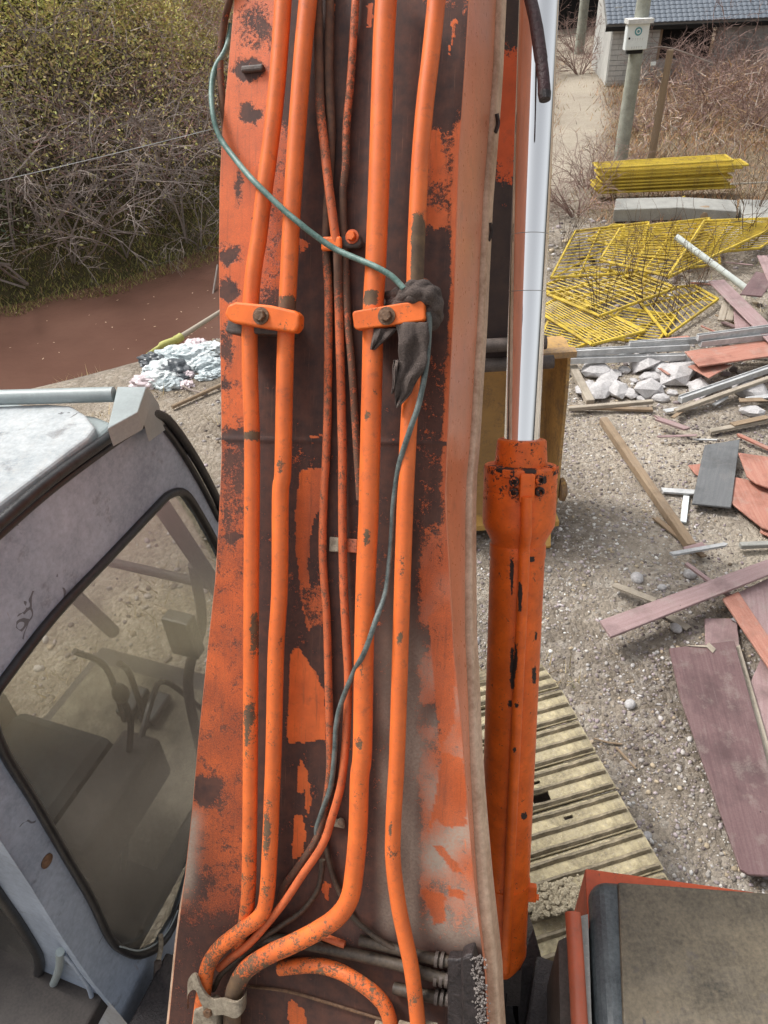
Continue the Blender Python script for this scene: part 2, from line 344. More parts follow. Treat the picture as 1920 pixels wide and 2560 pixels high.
tr = N(nt2, 'ShaderNodeBsdfTransparent'); tr.inputs[0].default_value = (.88, .88, .84, 1)
gl = N(nt2, 'ShaderNodeBsdfGlossy'); gl.inputs['Roughness'].default_value = .2
df = N(nt2, 'ShaderNodeBsdfDiffuse'); df.inputs[0].default_value = (.24, .225, .20, 1)
lw = N(nt2, 'ShaderNodeFresnel'); lw.inputs[0].default_value = 1.45
m1 = N(nt2, 'ShaderNodeMixShader'); m2 = N(nt2, 'ShaderNodeMixShader')
_co = objco(nt2); _n = mth(nt2, 'ADD', mth(nt2, 'MULTIPLY', noise_(nt2, _co, 5, 6, .7), .6), mth(nt2, 'MULTIPLY', noise_(nt2, _co, 7, 5, .75, (2.2, 2.2, .35)), .42)); _n2 = noise_(nt2, _co, 90, 3, .7)  # vertically stretched noise paints hazy reflection streaks into the dirt mask
L(mth(nt2, 'MULTIPLY', mth(nt2, 'SUBTRACT', mth(nt2, 'ADD', _n, mth(nt2, 'MULTIPLY', _n2, .5)), .60), 1.05, True), m1.inputs[0]); L(tr.outputs[0], m1.inputs[1]); L(df.outputs[0], m1.inputs[2])
L(mth(nt2, 'MULTIPLY', lw.outputs[0], .42), m2.inputs[0]); L(m1.outputs[0], m2.inputs[1]); L(gl.outputs[0], m2.inputs[2])
L(m2.outputs[0], nt2.nodes['Material Output'].inputs['Surface'])

# vertex-coloured material for vegetation
def vegmat(name, rough=.85, trans=.0):
    m_, t, b = newmat(name)
    a = N(t, 'ShaderNodeAttribute', attribute_name='col'); t.links.new(a.outputs['Color'], b.inputs['Base Color'])
    b.inputs['Roughness'].default_value = rough; b.inputs['Specular IOR Level'].default_value = .15; return m_
M_veg = vegmat('vegetation')
def mkc(name, V, F, cols, mat, parent=None, loc=None):
    o = mk(name, V, F, mat, parent, loc=loc); me = o.data
    a = me.attributes.new('col', 'FLOAT_COLOR', 'POINT'); c = np.ones((len(me.vertices), 4), np.float32); c[:, :3] = cols
    a.data.foreach_set('color', c.ravel()); return o
def mesh_np(name, V, F, cols, mat, kind, label=None, cat=None):
    """fast mesh from (n,3) verts and (m,3) triangles"""
    me = bpy.data.meshes.new(name); V = np.asarray(V, np.float32); F = np.asarray(F, np.int32)
    me.vertices.add(len(V)); me.vertices.foreach_set('co', V.ravel()); k = F.shape[1]
    me.loops.add(F.size); me.loops.foreach_set('vertex_index', F.ravel())
    me.polygons.add(len(F)); me.polygons.foreach_set('loop_start', np.arange(len(F), dtype=np.int32) * k)
    me.polygons.foreach_set('loop_total', np.full(len(F), k, np.int32)); me.update(calc_edges=True); me.materials.append(mat)
    if cols is not None:
        a = me.attributes.new('col', 'FLOAT_COLOR', 'POINT'); c = np.ones((len(V), 4), np.float32); c[:, :3] = cols; a.data.foreach_set('color', c.ravel())
    o = link(bpy.data.objects.new(name, me)); return tag(o, label, cat, None, kind)

# ================================================================= THE SETTING
# river line; left of it (far side) rises a steep wooded bank, right of it lies the yard
RIV = np.array([(-40, -8), (-14, 6.0), (-6.6, 10.6), (-3.6, 12.1), (-1.6, 14.2), (-.2, 18), (.3, 26), (0, 40), (-2, 90)], float)
RW = 2.05
def river_sd(x, y):
    x = np.asarray(x, float); y = np.asarray(y, float); best = np.full(x.shape, 1e9); sgn = np.zeros(x.shape)
    for i in range(len(RIV) - 1):
        a, b = RIV[i], RIV[i + 1]; d = b - a; L2 = d @ d
        t = np.clip(((x - a[0]) * d[0] + (y - a[1]) * d[1]) / L2, 0, 1); px = a[0] + t * d[0]; py = a[1] + t * d[1]
        ds = np.hypot(x - px, y - py); s = np.sign(d[0] * (y - a[1]) - d[1] * (x - a[0]))
        mk_ = ds < best; best = np.where(mk_, ds, best); sgn = np.where(mk_, s, sgn)
    return best * sgn
def sm(t): t = np.clip(t, 0, 1); return t * t * (3 - 2 * t)
def nz(x, y, s, o=0):
    return (np.sin(x * s * 1.3 + o + 1.7 * np.sin(y * s * .7 + o)) * np.cos(y * s * 1.1 - o + 1.3 * np.sin(x * s * .9)) +
            .5 * np.sin(x * s * 2.7 + 3 + o) * np.sin(y * s * 3.1 + o)) / 1.5
def TZ(x, y):
    s = river_sd(x, y)
    far = np.where(s > 0, -1.35 + .35 * sm((s - RW + .5) / .8) + np.maximum(s - RW - .2, 0) * 1.15 + .12 * nz(x, y, 1.0) * sm((s - RW) / 1), 0)
    near = -1.35 + .35 * sm((-s - RW + .5) / .8) + 1.0 * sm((-s - RW) / 2.0)
    yard = near + .025 * nz(x, y, 1.1) * sm((-s - RW) / 2) + np.maximum(y - 17, 0) * .012 + .05 * np.maximum(y - 34, 0) * 4
    return np.where(s > 0, far, yard)
def GT(x, y, off=0.0):
    v = ray(x, y); t0 = 1.5; t1 = None
    for t in np.arange(1.5, 90, .1):
        p = CP + v * t
        if p[2] < float(TZ(p[0], p[1])) + off: t1 = t; break
        t0 = t
    if t1 is None: return CP + v * 80
    for _ in range(20):
        tm = (t0 + t1) / 2; p = CP + v * tm
        if p[2] < float(TZ(p[0], p[1])) + off: t1 = tm
        else: t0 = tm
    return CP + v * t1

def axis(lo, hi, fine_lo, fine_hi, st, big):
    a = list(np.arange(fine_lo, fine_hi, st)); x = fine_lo; b = []
    s = st
    while x > lo: s = min(s * 1.25, big); x -= s; b.append(x)
    x = fine_hi; s = st; c = []
    while x < hi: c.append(x); s = min(s * 1.25, big); x += s
    return np.array(b[::-1] + a + c + [hi])
gx = axis(-90, 90, -8, 12, .12, 6); gy = axis(-20, 150, .5, 18, .12, 6)
GX, GY = np.meshgrid(gx, gy); GZ = TZ(GX, GY)
V = np.stack([GX, GY, GZ], -1).reshape(-1, 3); nx, ny = len(gx), len(gy)
idx = np.arange(nx * ny).reshape(ny, nx); F = np.stack([idx[:-1, :-1], idx[:-1, 1:], idx[1:, 1:], idx[1:, :-1]], -1).reshape(-1, 4)
# ground material
M_ground, t_, b_ = newmat('ground_gravel'); L = t_.links.new
co = N(t_, 'ShaderNodeNewGeometry').outputs['Position']
nA = noise_(t_, co, .55, 5, .6); nB = noise_(t_, co, 3.2, 6, .7); nC = noise_(t_, co, 38, 4, .75)
vo = N(t_, 'ShaderNodeTexVoronoi'); vo.inputs['Scale'].default_value = 26; L(co, vo.inputs['Vector'])
vo2 = N(t_, 'ShaderNodeTexVoronoi'); vo2.inputs['Scale'].default_value = 60; L(co, vo2.inputs['Vector'])
base = mix(t_, mth(t_, 'ADD', mth(t_, 'MULTIPLY', mth(t_, 'SUBTRACT', nA, .5), 4.5), .5, True), (.15, .12, .09), (.52, .45, .36))
base = mix(t_, mth(t_, 'MULTIPLY', mth(t_, 'SUBTRACT', nB, .48), 2.2, True), base, (.36, .325, .29))
sc_ = N(t_, 'ShaderNodeSeparateColor'); L(vo.outputs['Color'], sc_.inputs[0])
pb = ramp(t_, sc_.outputs[0], [(0, (.08, .065, .055)), (.35, (.20, .175, .15)), (.7, (.33, .29, .25)), (1, (.56, .53, .49))])
base = mix(t_, .30, base, pb)
base = mix(t_, mth(t_, 'MULTIPLY', mth(t_, 'SUBTRACT', nC, .45), 3, True), base, mix(t_, .5, base, (.10, .085, .07)))
gmask = attr(t_, 'grass'); hmask = attr(t_, 'hill')
gcol = mix(t_, nB, (.13, .095, .06), (.27, .20, .13))
base = mix(t_, mth(t_, 'MULTIPLY', gmask, mth(t_, 'ADD', mth(t_, 'MULTIPLY', nB, .8), .4), True), base, gcol)
base = mix(t_, mth(t_, 'MULTIPLY', attr(t_, 'track'), mth(t_, 'ADD', mth(t_, 'MULTIPLY', nB, .7), .35), True), base, mix(t_, nC, (.33, .28, .215), (.54, .48, .39)))
base = mix(t_, hmask, base, mix(t_, nB, (.035, .032, .02), (.12, .10, .045)))
L(base, b_.inputs['Base Color']); b_.inputs['Roughness'].default_value = .95; b_.inputs['Specular IOR Level'].default_value = .2
hh = mth(t_, 'ADD', mth(t_, 'MULTIPLY', vo.outputs['Distance'], -1.0), mth(t_, 'MULTIPLY', vo2.outputs['Distance'], -.5)); hh = mth(t_, 'ADD', hh, nC)
L(bump(t_, hh, .9, .02), b_.inputs['Normal'])
S = river_sd(GX, GY)
hill = sm((S - RW + .9) / .5); u_, v_ = GX - 4.2, GY
pathx = np.interp(GY, [0, 12, 14.2, 16.4, 20, 24.5, 33, 60], [2.2, 2.8, 3.4, 4.2, 5.3, 6.4, 8.2, 12])
onpath = np.exp(-((GX - pathx) / .75) ** 4)
grass = sm((GY - 10.8 + .9 * nz(GX, GY, .9)) / 2.0) * (1 - .95 * onpath) * (1 - hill)
grass = np.maximum(grass, .55 * sm((GX + .2) * -1) * (1 - hill) * sm((6.8 - GY + GX * .6 + 3) / 2 + .3) * .5)
o = mesh_np('ground', V, F, None, M_ground, 'structure')
trk_ = onpath * sm((GY - 12.5) / 3) + .75 * sm((nz(GX, GY, .8, 4) - .15) * 2.2) * (GY < 9) * (1 - hill)
for k, a in (('hill', hill), ('grass', grass), ('track', np.clip(trk_, 0, 1))):
    at = o.data.attributes.new(k, 'FLOAT', 'POINT'); at.data.foreach_set('value', a.ravel().astype(np.float32))
o.data.shade_smooth()
# river water
M_water, t_, b_ = newmat('muddy_water'); L = t_.links.new; co = N(t_, 'ShaderNodeNewGeometry').outputs['Position']
n1 = noise_(t_, co, .7, 4); L(mix(t_, n1, (.095, .046, .034), (.16, .088, .066)), b_.inputs['Base Color'])
b_.inputs['Roughness'].default_value = .12; b_.inputs['IOR'].default_value = 1.33
L(bump(t_, noise_(t_, co, 5, 5, .65), .35, .03), b_.inputs['Normal'])
pts = cr(RIV, 6); dT = np.gradient(pts, axis=0); nn_ = np.stack([-dT[:, 1], dT[:, 0]], 1); nn_ /= np.linalg.norm(nn_, axis=1)[:, None]
Lp = pts + nn_ * (RW + .9); Rp = pts - nn_ * (RW + .9); n = len(pts)
V = np.vstack([np.c_[Lp, np.full(n, -1.12)], np.c_[Rp, np.full(n, -1.12)]])
mesh_np('river_water', V, np.array([(i, i + 1, n + i + 1, n + i) for i in range(n - 1)])[:, ::-1], None, M_water, 'structure')

# scattered gravel on the yard
def scatter_stones(n, xr, yr, smin, smax, seed, name, label, zf=None, palette=None, cond=None):
    R = np.random.RandomState(seed); bv, bf = ICO1; bf = np.array(bf)
    x = R.uniform(*xr, n); y = R.uniform(*yr, n)
    if cond is not None: k = cond(x, y, R); x = x[k]; y = y[k]
    n = len(x); s = smin * (smax / smin) ** (R.rand(n) ** 2.2); z = (TZ(x, y) if zf is None else zf(x, y))
    a = R.uniform(0, 6.28, n); sx = s * R.uniform(.7, 1.4, n); sy = s * R.uniform(.6, 1.1, n); sz = s * R.uniform(.35, .75, n)
    v = bv[None] * (1 + R.uniform(-.18, .18, (n, len(bv), 1))); v = v * np.stack([sx, sy, sz], 1)[:, None]
    ca, sa = np.cos(a)[:, None], np.sin(a)[:, None]
    X = v[..., 0] * ca - v[..., 1] * sa + x[:, None]; Y = v[..., 0] * sa + v[..., 1] * ca + y[:, None]; Z = v[..., 2] + (z + sz * .25)[:, None]
    V = np.stack([X, Y, Z], -1).reshape(-1, 3); F = (bf[None] + (np.arange(n) * len(bv))[:, None, None]).reshape(-1, 3)
    pal = np.array(palette or [(.40, .37, .34), (.52, .49, .46), (.27, .24, .21), (.62, .60, .58), (.40, .34, .35), (.36, .31, .31), (.44, .36, .26), (.18, .15, .14), (.30, .27, .26)])
    pt = np.clip(.84 + .50 * nz(x, y, 1.25, 7) + .28 * nz(x, y, 3.1, 2), .30, 1.2)[:, None]; c = pal[R.randint(0, len(pal), n)] * R.uniform(.75, 1.2, (n, 1)) * pt * (1 + (1 - pt) * np.array([[.06, -.04, .0]])); c = np.repeat(c, len(bv), 0)
    return mesh_np(name, V, F, c, M_veg, 'stuff', label, 'gravel')
scatter_stones(62000, (.3, 4.4), (1.0, 8.5), .004, .019, 3, 'gravel', 'loose pale gravel and pebbles covering the yard floor',
               cond=lambda x, y, R: (R.rand(len(x)) < 1.0 - .85 * sm((nz(x, y, .8, 4) - .05) * 2.2) - .5 * sm((nz(x, y, 2.3, 9) - .1) * 3)) & (R.rand(len(x)) < np.clip(1.25 - y / 9, .2, 1)))
scatter_stones(2500, (-2.6, 1.0), (2.0, 11), .01, .04, 4, 'bank_gravel', 'scattered small stones on the bare river bank behind the cab', cond=lambda x, y, R: river_sd(x, y) < -RW - .2)
scatter_stones(1600, (.8, 8), (6.5, 12.5), .02, .07, 8, 'debris_stones', 'larger broken stones among the scrap boards and yellow panels', cond=lambda x, y, R: nz(x, y, 1.2) > -.2)

# ---------------------------------------------------------------- grass, twigs and thickets (stuff)
def blades(P, h, w, cols, R, lean=.35, up=None):
    n = len(P); a = R.uniform(0, 6.28, n); d = np.stack([np.cos(a), np.sin(a), np.zeros(n)], 1) * w[:, None] * .5
    b = R.uniform(0, 6.28, n); t = np.stack([np.cos(b) * lean, np.sin(b) * lean, np.ones(n)], 1)
    if up is not None: t = t + up
    t = t / np.linalg.norm(t, axis=1)[:, None] * h[:, None]
    V = np.stack([P - d, P + d, P + t], 1).reshape(-1, 3); F = np.arange(3 * n).reshape(-1, 3); return V, F, np.repeat(cols, 3, 0)
def pal(R, n, cols, j=.25):
    c = np.array(cols); return c[R.randint(0, len(c), n)] * R.uniform(1 - j, 1 + j, (n, 1))
R = np.random.RandomState(11)
n = 90000; x = R.uniform(2.5, 16, n); y = R.uniform(10.5, 30, n)
px_ = np.interp(y, [0, 12, 14.2, 16.4, 20, 24.5, 33, 60], [2.2, 2.8, 3.4, 4.2, 5.3, 6.4, 8.2, 12])
keep = (river_sd(x, y) < -RW) & (R.rand(n) > .985 * np.exp(-((x - px_) / .8) ** 4)) & (R.rand(n) < sm((y - 11 + .9 * nz(x, y, .9)) / 2.2) + .10)
x, y = x[keep], y[keep]; P = np.stack([x, y, TZ(x, y) - .02], 1)
V, F, C_ = blades(P, R.uniform(.05, .30, len(x)) * (.75 + .45 * nz(x, y, .7)), R.uniform(.010, .026, len(x)),
                  pal(R, len(x), [(.42, .28, .15), (.34, .22, .13), (.54, .42, .26), (.28, .24, .13), (.46, .24, .12), (.44, .26, .14), (.27, .18, .16)]), R, .8)
mesh_np('dry_grass', V, F, C_, M_veg, 'stuff', 'brown dry grass and weeds covering the ground beside the dirt path', 'grass')
n = 9000; x = R.uniform(-4, 1.2, n); y = R.uniform(3, 12, n); sd_ = river_sd(x, y)
keep = (sd_ < -RW + .1) & ((sd_ > -RW - .9) | (nz(x, y, 1.6) > .35)); x, y = x[keep], y[keep]; P = np.stack([x, y, TZ(x, y) - .01], 1)
V, F, C_ = blades(P, R.uniform(.03, .2, len(x)), R.uniform(.006, .016, len(x)), pal(R, len(x), [(.40, .30, .16), (.32, .25, .13), (.5, .41, .26)]), R, .8)
mesh_np('bank_grass', V, F, C_, M_veg, 'stuff', 'thin dry grass on the near river bank', 'grass')
n = 90000; t = R.rand(n); ii = R.uniform(0, len(RIV) - 2, n)
x = R.uniform(-9, 1, n); y = R.uniform(9.5, 20, n); sd_ = river_sd(x, y); keep = (sd_ > RW - .55 + .3 * nz(x, y, 1.3)) & (sd_ < RW + .95); x, y = x[keep], y[keep]
P = np.stack([x, y, np.maximum(TZ(x, y), -1.15)], 1)
V, F, C_ = blades(P, R.uniform(.03, .16, len(x)), R.uniform(.01, .03, len(x)), pal(R, len(x), [(.28, .27, .08), (.36, .32, .11), (.19, .19, .07), (.30, .20, .12)]), R, .8)
mesh_np('waterline_moss', V, F, C_, M_veg, 'stuff', 'mossy olive growth along the far waterline of the river', 'moss')

# thicket on the steep bank: thin twigs and leaf flecks filling a layer over the slope
def hillpts(n, R, ylo=8, yhi=34, xlo=-26, xhi=2.5, dmax=14):
    x = R.uniform(xlo, xhi, n * 4); y = R.uniform(ylo, yhi, n * 4); s = river_sd(x, y)
    k = (s > RW + .05) & (s < RW + dmax) & (R.rand(len(x)) < 1.25 - s / 18); x, y, s = x[k][:n], y[k][:n], s[k][:n]; return x, y, s
n = 95000; x, y, s = hillpts(n, R, dmax=8); kk = (s > RW + .55) & (R.rand(len(s)) > .55 * sm((s - RW - 1.8) / 1.5)); x, y, s = x[kk], y[kk], s[kk]
z0 = TZ(x, y); hgt = R.rand(len(x)) ** .8 * (1.5 + .7 * nz(x, y, .8)); P = np.stack([x, y, z0 + hgt - .1], 1)
ex = np.clip((s - RW) / 8 + .25 * nz(x, y, .5), 0, 1)
L_ = R.uniform(.15, .6, len(x)); th = R.uniform(0, 6.28, len(x)); el = R.uniform(-.5, 1.0, len(x))
D = np.stack([np.cos(th) * np.cos(el), np.sin(th) * np.cos(el), np.sin(el)], 1) * L_[:, None]
wv = R.normal(size=(len(x), 3)); wv = np.cross(D, wv); wv /= np.linalg.norm(wv, axis=1)[:, None] + 1e-9; wv *= R.uniform(.003, .009, (len(x), 1))
V = np.stack([P - wv, P + wv, P + D], 1).reshape(-1, 3)
c = pal(R, len(x), [(.42, .34, .32), (.46, .27, .26), (.34, .21, .17), (.44, .32, .22), (.58, .50, .45), (.38, .21, .20)], .3)
left = sm((-x - 3.5) / 4) * (1 - sm((s - RW) / 4)); c = c * (1 - .5 * left[:, None]) + np.array([.02, .04, .025]) * left[:, None]; c = c * (1 - .4 * sm((s - RW - 2.0) / 1.5))[:, None] + np.array([.30, .25, .09]) * (.4 * sm((s - RW - 2.0) / 1.5))[:, None]
c = c * (.45 + .65 * np.clip(hgt / 1.2, 0, 1))[:, None] ** .0
mesh_np('bank_thicket', V, np.arange(len(V)).reshape(-1, 3), np.repeat(c, 3, 0), M_veg, 'stuff', 'tangled bare purple brown twigs covering the steep far river bank', 'thicket')
n = 330000; x, y, s = hillpts(n, R, dmax=6.5); kk = s > RW + .5; x, y, s = x[kk], y[kk], s[kk]
z0 = TZ(x, y); hgt = R.rand(len(x)) ** .9 * (1.3 + .6 * nz(x, y, .8, 2)); P = np.stack([x, y, z0 + hgt - .1], 1)
pr = .22 + .78 * sm((s - RW - 1.25 + .9 * nz(x, y, .45, 1)) / 1.3)
grn = sm((-x - 4.4 + nz(x, y, .6)) / 2.0) * (1 - sm((s - RW - .9) / 1.6)); pr = np.maximum(pr, .7 * grn)
k = R.rand(len(x)) < pr; P = P[k]; s = s[k]; grn = grn[k]; m_ = len(P); xx, yy = P[:, 0], P[:, 1]
sz = R.uniform(.018, .05, m_); a1 = R.normal(size=(m_, 3)); a1 /= np.linalg.norm(a1, axis=1)[:, None]; a2 = np.cross(a1, R.normal(size=(m_, 3))); a2 /= np.linalg.norm(a2, axis=1)[:, None]
V = np.stack([P - a1 * sz[:, None], P + a2 * sz[:, None] * .5, P + a1 * sz[:, None], P - a2 * sz[:, None] * .5], 1).reshape(-1, 3)
c = pal(R, m_, [(.72, .64, .22), (.80, .74, .26), (.56, .52, .18), (.74, .58, .28), (.56, .40, .24), (.46, .48, .17)], .25)
up_ = sm((s - RW - 3.0 + .7 * nz(xx, yy, .4)) / 1.2)[:, None] * sm((xx + 9) / 4)[:, None]; c = c * (1 - .6 * up_) + np.array([.76, .84, .20]) * .6 * up_
g = pal(R, m_, [(.12, .16, .11), (.17, .22, .13), (.08, .11, .08), (.28, .31, .25)], .3); c = c * (1 - grn[:, None]) + g * grn[:, None]
mesh_np('bank_leaves', V, np.arange(len(V)).reshape(-1, 4), np.repeat(c, 4, 0), M_veg, 'stuff', 'olive yellow leaves and dark green ivy over the steep far bank', 'foliage')

n = 42000; x = R.uniform(5.5, 15, n); y = R.uniform(15.5, 25, n); pxx_ = np.interp(y, [14.2, 16.4, 20, 24.5, 33], [3.4, 4.2, 5.3, 6.4, 8.2])
k = (x > pxx_ + 1.3) & (nz(x, y, .55, 3) > -.25 - .5 * (x > 9.5)) & ((y < 21.5) | (x > 10.2)) & (R.rand(n) < .22 + .40 * sm((y - 17.5) / 2) + .3 * (x > 9)); x, y = x[k], y[k]; hgt = R.rand(len(x)) ** 1.3 * (.70 + .45 * nz(x, y, .9)); P = np.stack([x, y, TZ(x, y) + hgt], 1)
th = R.uniform(0, 6.28, len(x)); el = R.uniform(-.2, 1.3, len(x)); D = np.stack([np.cos(th) * np.cos(el), np.sin(th) * np.cos(el), np.sin(el)], 1) * R.uniform(.15, .5, (len(x), 1))
wv = np.cross(D, R.normal(size=(len(x), 3))); wv /= np.linalg.norm(wv, axis=1)[:, None] + 1e-9; wv *= R.uniform(.004, .010, (len(x), 1))
V = np.stack([P - wv, P + wv, P + D], 1).reshape(-1, 3); c = pal(R, len(x), [(.38, .25, .23), (.28, .18, .16), (.42, .32, .26), (.38, .26, .15), (.48, .42, .36), (.46, .29, .15)], .3)
mesh_np('brushwood', V, np.arange(len(V)).reshape(-1, 3), np.repeat(c, 3, 0), M_veg, 'stuff', 'dense reddish purple brushwood in front of the block house', 'brushwood')
n = 16000; x = R.uniform(.6, 7, n); y = R.uniform(3, 11.5, n); k = nz(x, y, 1.3, 5) > .38 - .25 * (y > 8); x, y = x[k], y[k]; P = np.stack([x, y, TZ(x, y) - .01], 1)
V, F, C_ = blades(P, R.uniform(.03, .16, len(x)), R.uniform(.004, .011, len(x)), pal(R, len(x), [(.40, .32, .18), (.30, .24, .13), (.26, .25, .12), (.5, .42, .28)]), R, 1.2)
mesh_np('yard_weeds', V, F, C_, M_veg, 'stuff', 'tufts of thin dry weeds in the gravel of the yard', 'weeds')
# bare shrubs, each an individual made of stems
def shrub_mesh(seed, H=1.0, nst=7, spread=.5, droop=.0, depth=3, r0=.012):
    Rr = random.Random(seed); B = MB()
    def grow(p, d, L, r, lev):
        n_ = 5; pts_ = [p]; dd = d.copy()
        for i in range(n_):
            dd = dd + np.array([Rr.gauss(0, .16), Rr.gauss(0, .16), Rr.gauss(0, .10) - droop * .14]); dd /= np.linalg.norm(dd); pts_.append(pts_[-1] + dd * L / n_)
        v, f = tubev(pts_, np.linspace(r, r * .35, n_ + 1), 3, False); B.add(v, f)
        if lev < depth:
            for _ in range(4 if lev < 2 else 3):
                k = Rr.randint(1, n_); q = pts_[k]; e = dd + np.array([Rr.gauss(0, .75), Rr.gauss(0, .75), Rr.gauss(.1, .45)]); e /= np.linalg.norm(e)
                grow(q, e, L * Rr.uniform(.4, .65), r * .55, lev + 1)
    for i in range(nst):
        a = Rr.uniform(0, 6.28); d = np.array([math.cos(a) * spread, math.sin(a) * spread, 1.0]); d /= np.linalg.norm(d)
        grow(np.array([math.cos(a) * .05, math.sin(a) * .05, -.05]), d, H * Rr.uniform(.7, 1.1), r0, 0)
    me = bpy.data.meshes.new('branches'); me.from_pydata(np.vstack(B.v).tolist(), [], B.f); me.update(); return me
def twigmat(name, c1, c2): return simple(name, c1, .9, var=.3, scale=3, col2=c2, spec=.2)
T_pale = twigmat('pale_twig', (.25, .20, .18), (.40, .34, .30)); T_purp = twigmat('purple_twig', (.25, .16, .145), (.38, .27, .23)); T_brown = twigmat('brown_twig', (.10, .065, .045), (.19, .13, .09))
def shrubs(kind, meshes, mat, places, labels, group, cat='shrub'):
    ms = []
    for me in meshes:
        me = me.copy(); me.materials.clear(); me.materials.append(mat); ms.append(me)
    for i, (px, py, sc, tilt) in enumerate(places):
        g_ = GT(px, py); o_ = link(bpy.data.objects.new(kind, ms[i % len(ms)])); o_.location = g_; o_.scale = (sc, sc, sc)
        o_.rotation_euler = (tilt[0], tilt[1], i * 1.7); tag(o_, labels[i] if i < len(labels) else labels[-1], cat, group)
SH = [shrub_mesh(s_, 1.0, 6, .55, .3) for s_ in (1, 2, 3)]; SHU = [shrub_mesh(s_, 1.0, 8, .25, -.1, 1, .006) for s_ in (4, 5, 6)]
SHD = [shrub_mesh(s_, 1.0, 16, .75, .3, 3, .011) for s_ in (7, 8, 9)]
lab = ['pale bare shrub arching over the water at the far left edge', 'pale bare shrub on the far bank just above the river left of centre', 'pale bare shrub highest at the left edge of the far bank',
       'pale bare shrub on the far bank near the orange boom', 'pale bare shrub halfway up the far bank', 'pale bare shrub low beside the dark ivy on the far bank', 'pale bare shrub right of the thin wire on the far bank',
       'pale bare shrub spreading over the mossy waterline', 'pale bare shrub leaning toward the boom edge at mid height', 'pale bare shrub under the olive leaves at upper left', 'pale bare shrub in the lower left corner above the water', 'small pale bare shrub by the boom above the waterline']
shrubs('bare_shrub', SH, T_pale, [(20, 640, 2.3, (.5, -.2)), (190, 640, 2.2, (.5, .1)), (40, 330, 2.0, (.4, .3)), (450, 600, 2.0, (.4, -.3)), (300, 470, 1.7, (.5, 0)), (120, 560, 2.2, (.6, .2)), (380, 450, 1.6, (.5, .2)), (300, 640, 1.8, (.6, 0)),
                                 (480, 420, 1.6, (.3, -.3)), (150, 250, 1.8, (.4, .2)), (60, 700, 2.2, (.7, .1)), (500, 620, 1.2, (.4, .2))], lab, 'bare shrubs on the far river bank')
lab = ['purple brown bush left of the concrete pole beside the path', 'purple thicket bush right of the white meter box', 'purple bush below the dark opening of the block house', 'purple bush at the right edge under the tiled roof',
       'purple bush by the foot of the far pole', 'purple bush on the grass right of the two posts', 'brown bush at the far right edge of the grass', 'brown bush at the near end of the dirt path', 'brown bush left of the yellow panel stack', 'purple bush in front of the rough house wall', 'low purple bush at the right end of the house wall', 'brown bush right behind the bent concrete pole foot']
shrubs('leafless_bush', SHD, T_purp, [(1450, 185, 1.3, (0, 0)), (1760, 235, 1.5, (0, 0)), (1650, 215, .9, (0, 0)), (1890, 190, 2.0, (0, 0)), (1440, 130, 1.2, (0, 0)), (1760, 300, 1.3, (0, 0)), (1880, 330, 1.1, (0, 0)), (1470, 470, .9, (0, 0)), (1440, 540, .9, (0, 0)), (1825, 220, 1.7, (0, 0)), (1860, 250, 1.4, (0, 0)), (1600, 330, .8, (0, 0))], lab, 'leafless bushes beside the path and house')
lab = ['thin dark weed stalks standing left among the yellow panels', 'thin dark weed stalks in the middle of the yellow panels', 'tall dark weed stalks at the right end of the yellow panels', 'thin dark weed stalks before the aluminium profiles',
       'thin weed stalks beside the concrete beam', 'dark weed stalks near the white plastic pipe', 'weed stalks at the left of the big yellow panels beside the rod', 'short weed stalks between the two groups of yellow panels']
shrubs('weed_stalks', SHU, T_brown, [(1500, 800, 1.0, (0, 0)), (1620, 770, 1.1, (0, 0)), (1860, 620, 1.2, (0, 0)), (1680, 800, .9, (0, 0)), (1880, 540, 1.0, (0, 0)), (1740, 740, .9, (0, 0)), (1410, 620, .8, (0, 0)), (1570, 720, .9, (0, 0))], lab, 'dry weed stalks around the yellow panels', 'weeds')

# ================================================================= HOUSE, POLES
def at_ground(px, py): return GT(px, py)
HA = at_ground(1515, 216); HB = HA + np.array([math.cos(-.12), math.sin(-.12), 0]) * 7.2; HZ = min(HA[2], HB[2])
hx = (HB - HA) / np.linalg.norm(HB - HA); hy = np.array([-hx[1], hx[0], 0]); HH = 1.62
hs_ = thing('block_house', 'grey concrete block house with dark tiled roof and black window opening at upper right', 'house', HA)
def hbox(name, x0, x1, y0, y1, z0, z1, mat, par): return mk(name, boxv(HA + hx * (x0 + x1) / 2 + hy * (y0 + y1) / 2 + MZ * (z0 + z1) / 2, hx * (x1 - x0), hy * (y1 - y0), MZ * (z1 - z0)), BOXF, mat, par)
wl = hbox('wall', 0.004, 1.25, .012, .2, -.1, HH, M_mortar, hs_)
r_ = random.Random(3); bm_ = None
for j in range(13):
    cut = [0, .42, .84, 1.25] if j % 2 == 0 else [0, .21, .63, 1.05, 1.25]
    for a, b in zip(cut[:-1], cut[1:]): hbox('block', a + .005, b - .005, -.004 - r_.random() * .004, .05, j * .124 + .005, j * .124 + .119, M_block, wl)
hbox('opening', 1.25, 2.75, .5, .6, .2, 1.5, M_dark, hs_)  # black panel painted as the unlit room behind the window
hbox('window_frame', 1.25, 1.31, -.01, .12, .60, 1.46, M_wood, hs_)
hbox('lower_wall', 1.252, 2.748, 0, .2, -.1, .60, M_render, hs_)
hbox('lintel', 1.252, 2.748, -.02, .2, 1.46, HH, M_render, hs_)
hbox('rendered_wall', 2.75, 7.2, .004, .2, -.1, HH, M_render, hs_)
hbox('side_wall', 0.0, .2, .2, 3.2, -.1, HH + .2, M_block, hs_)
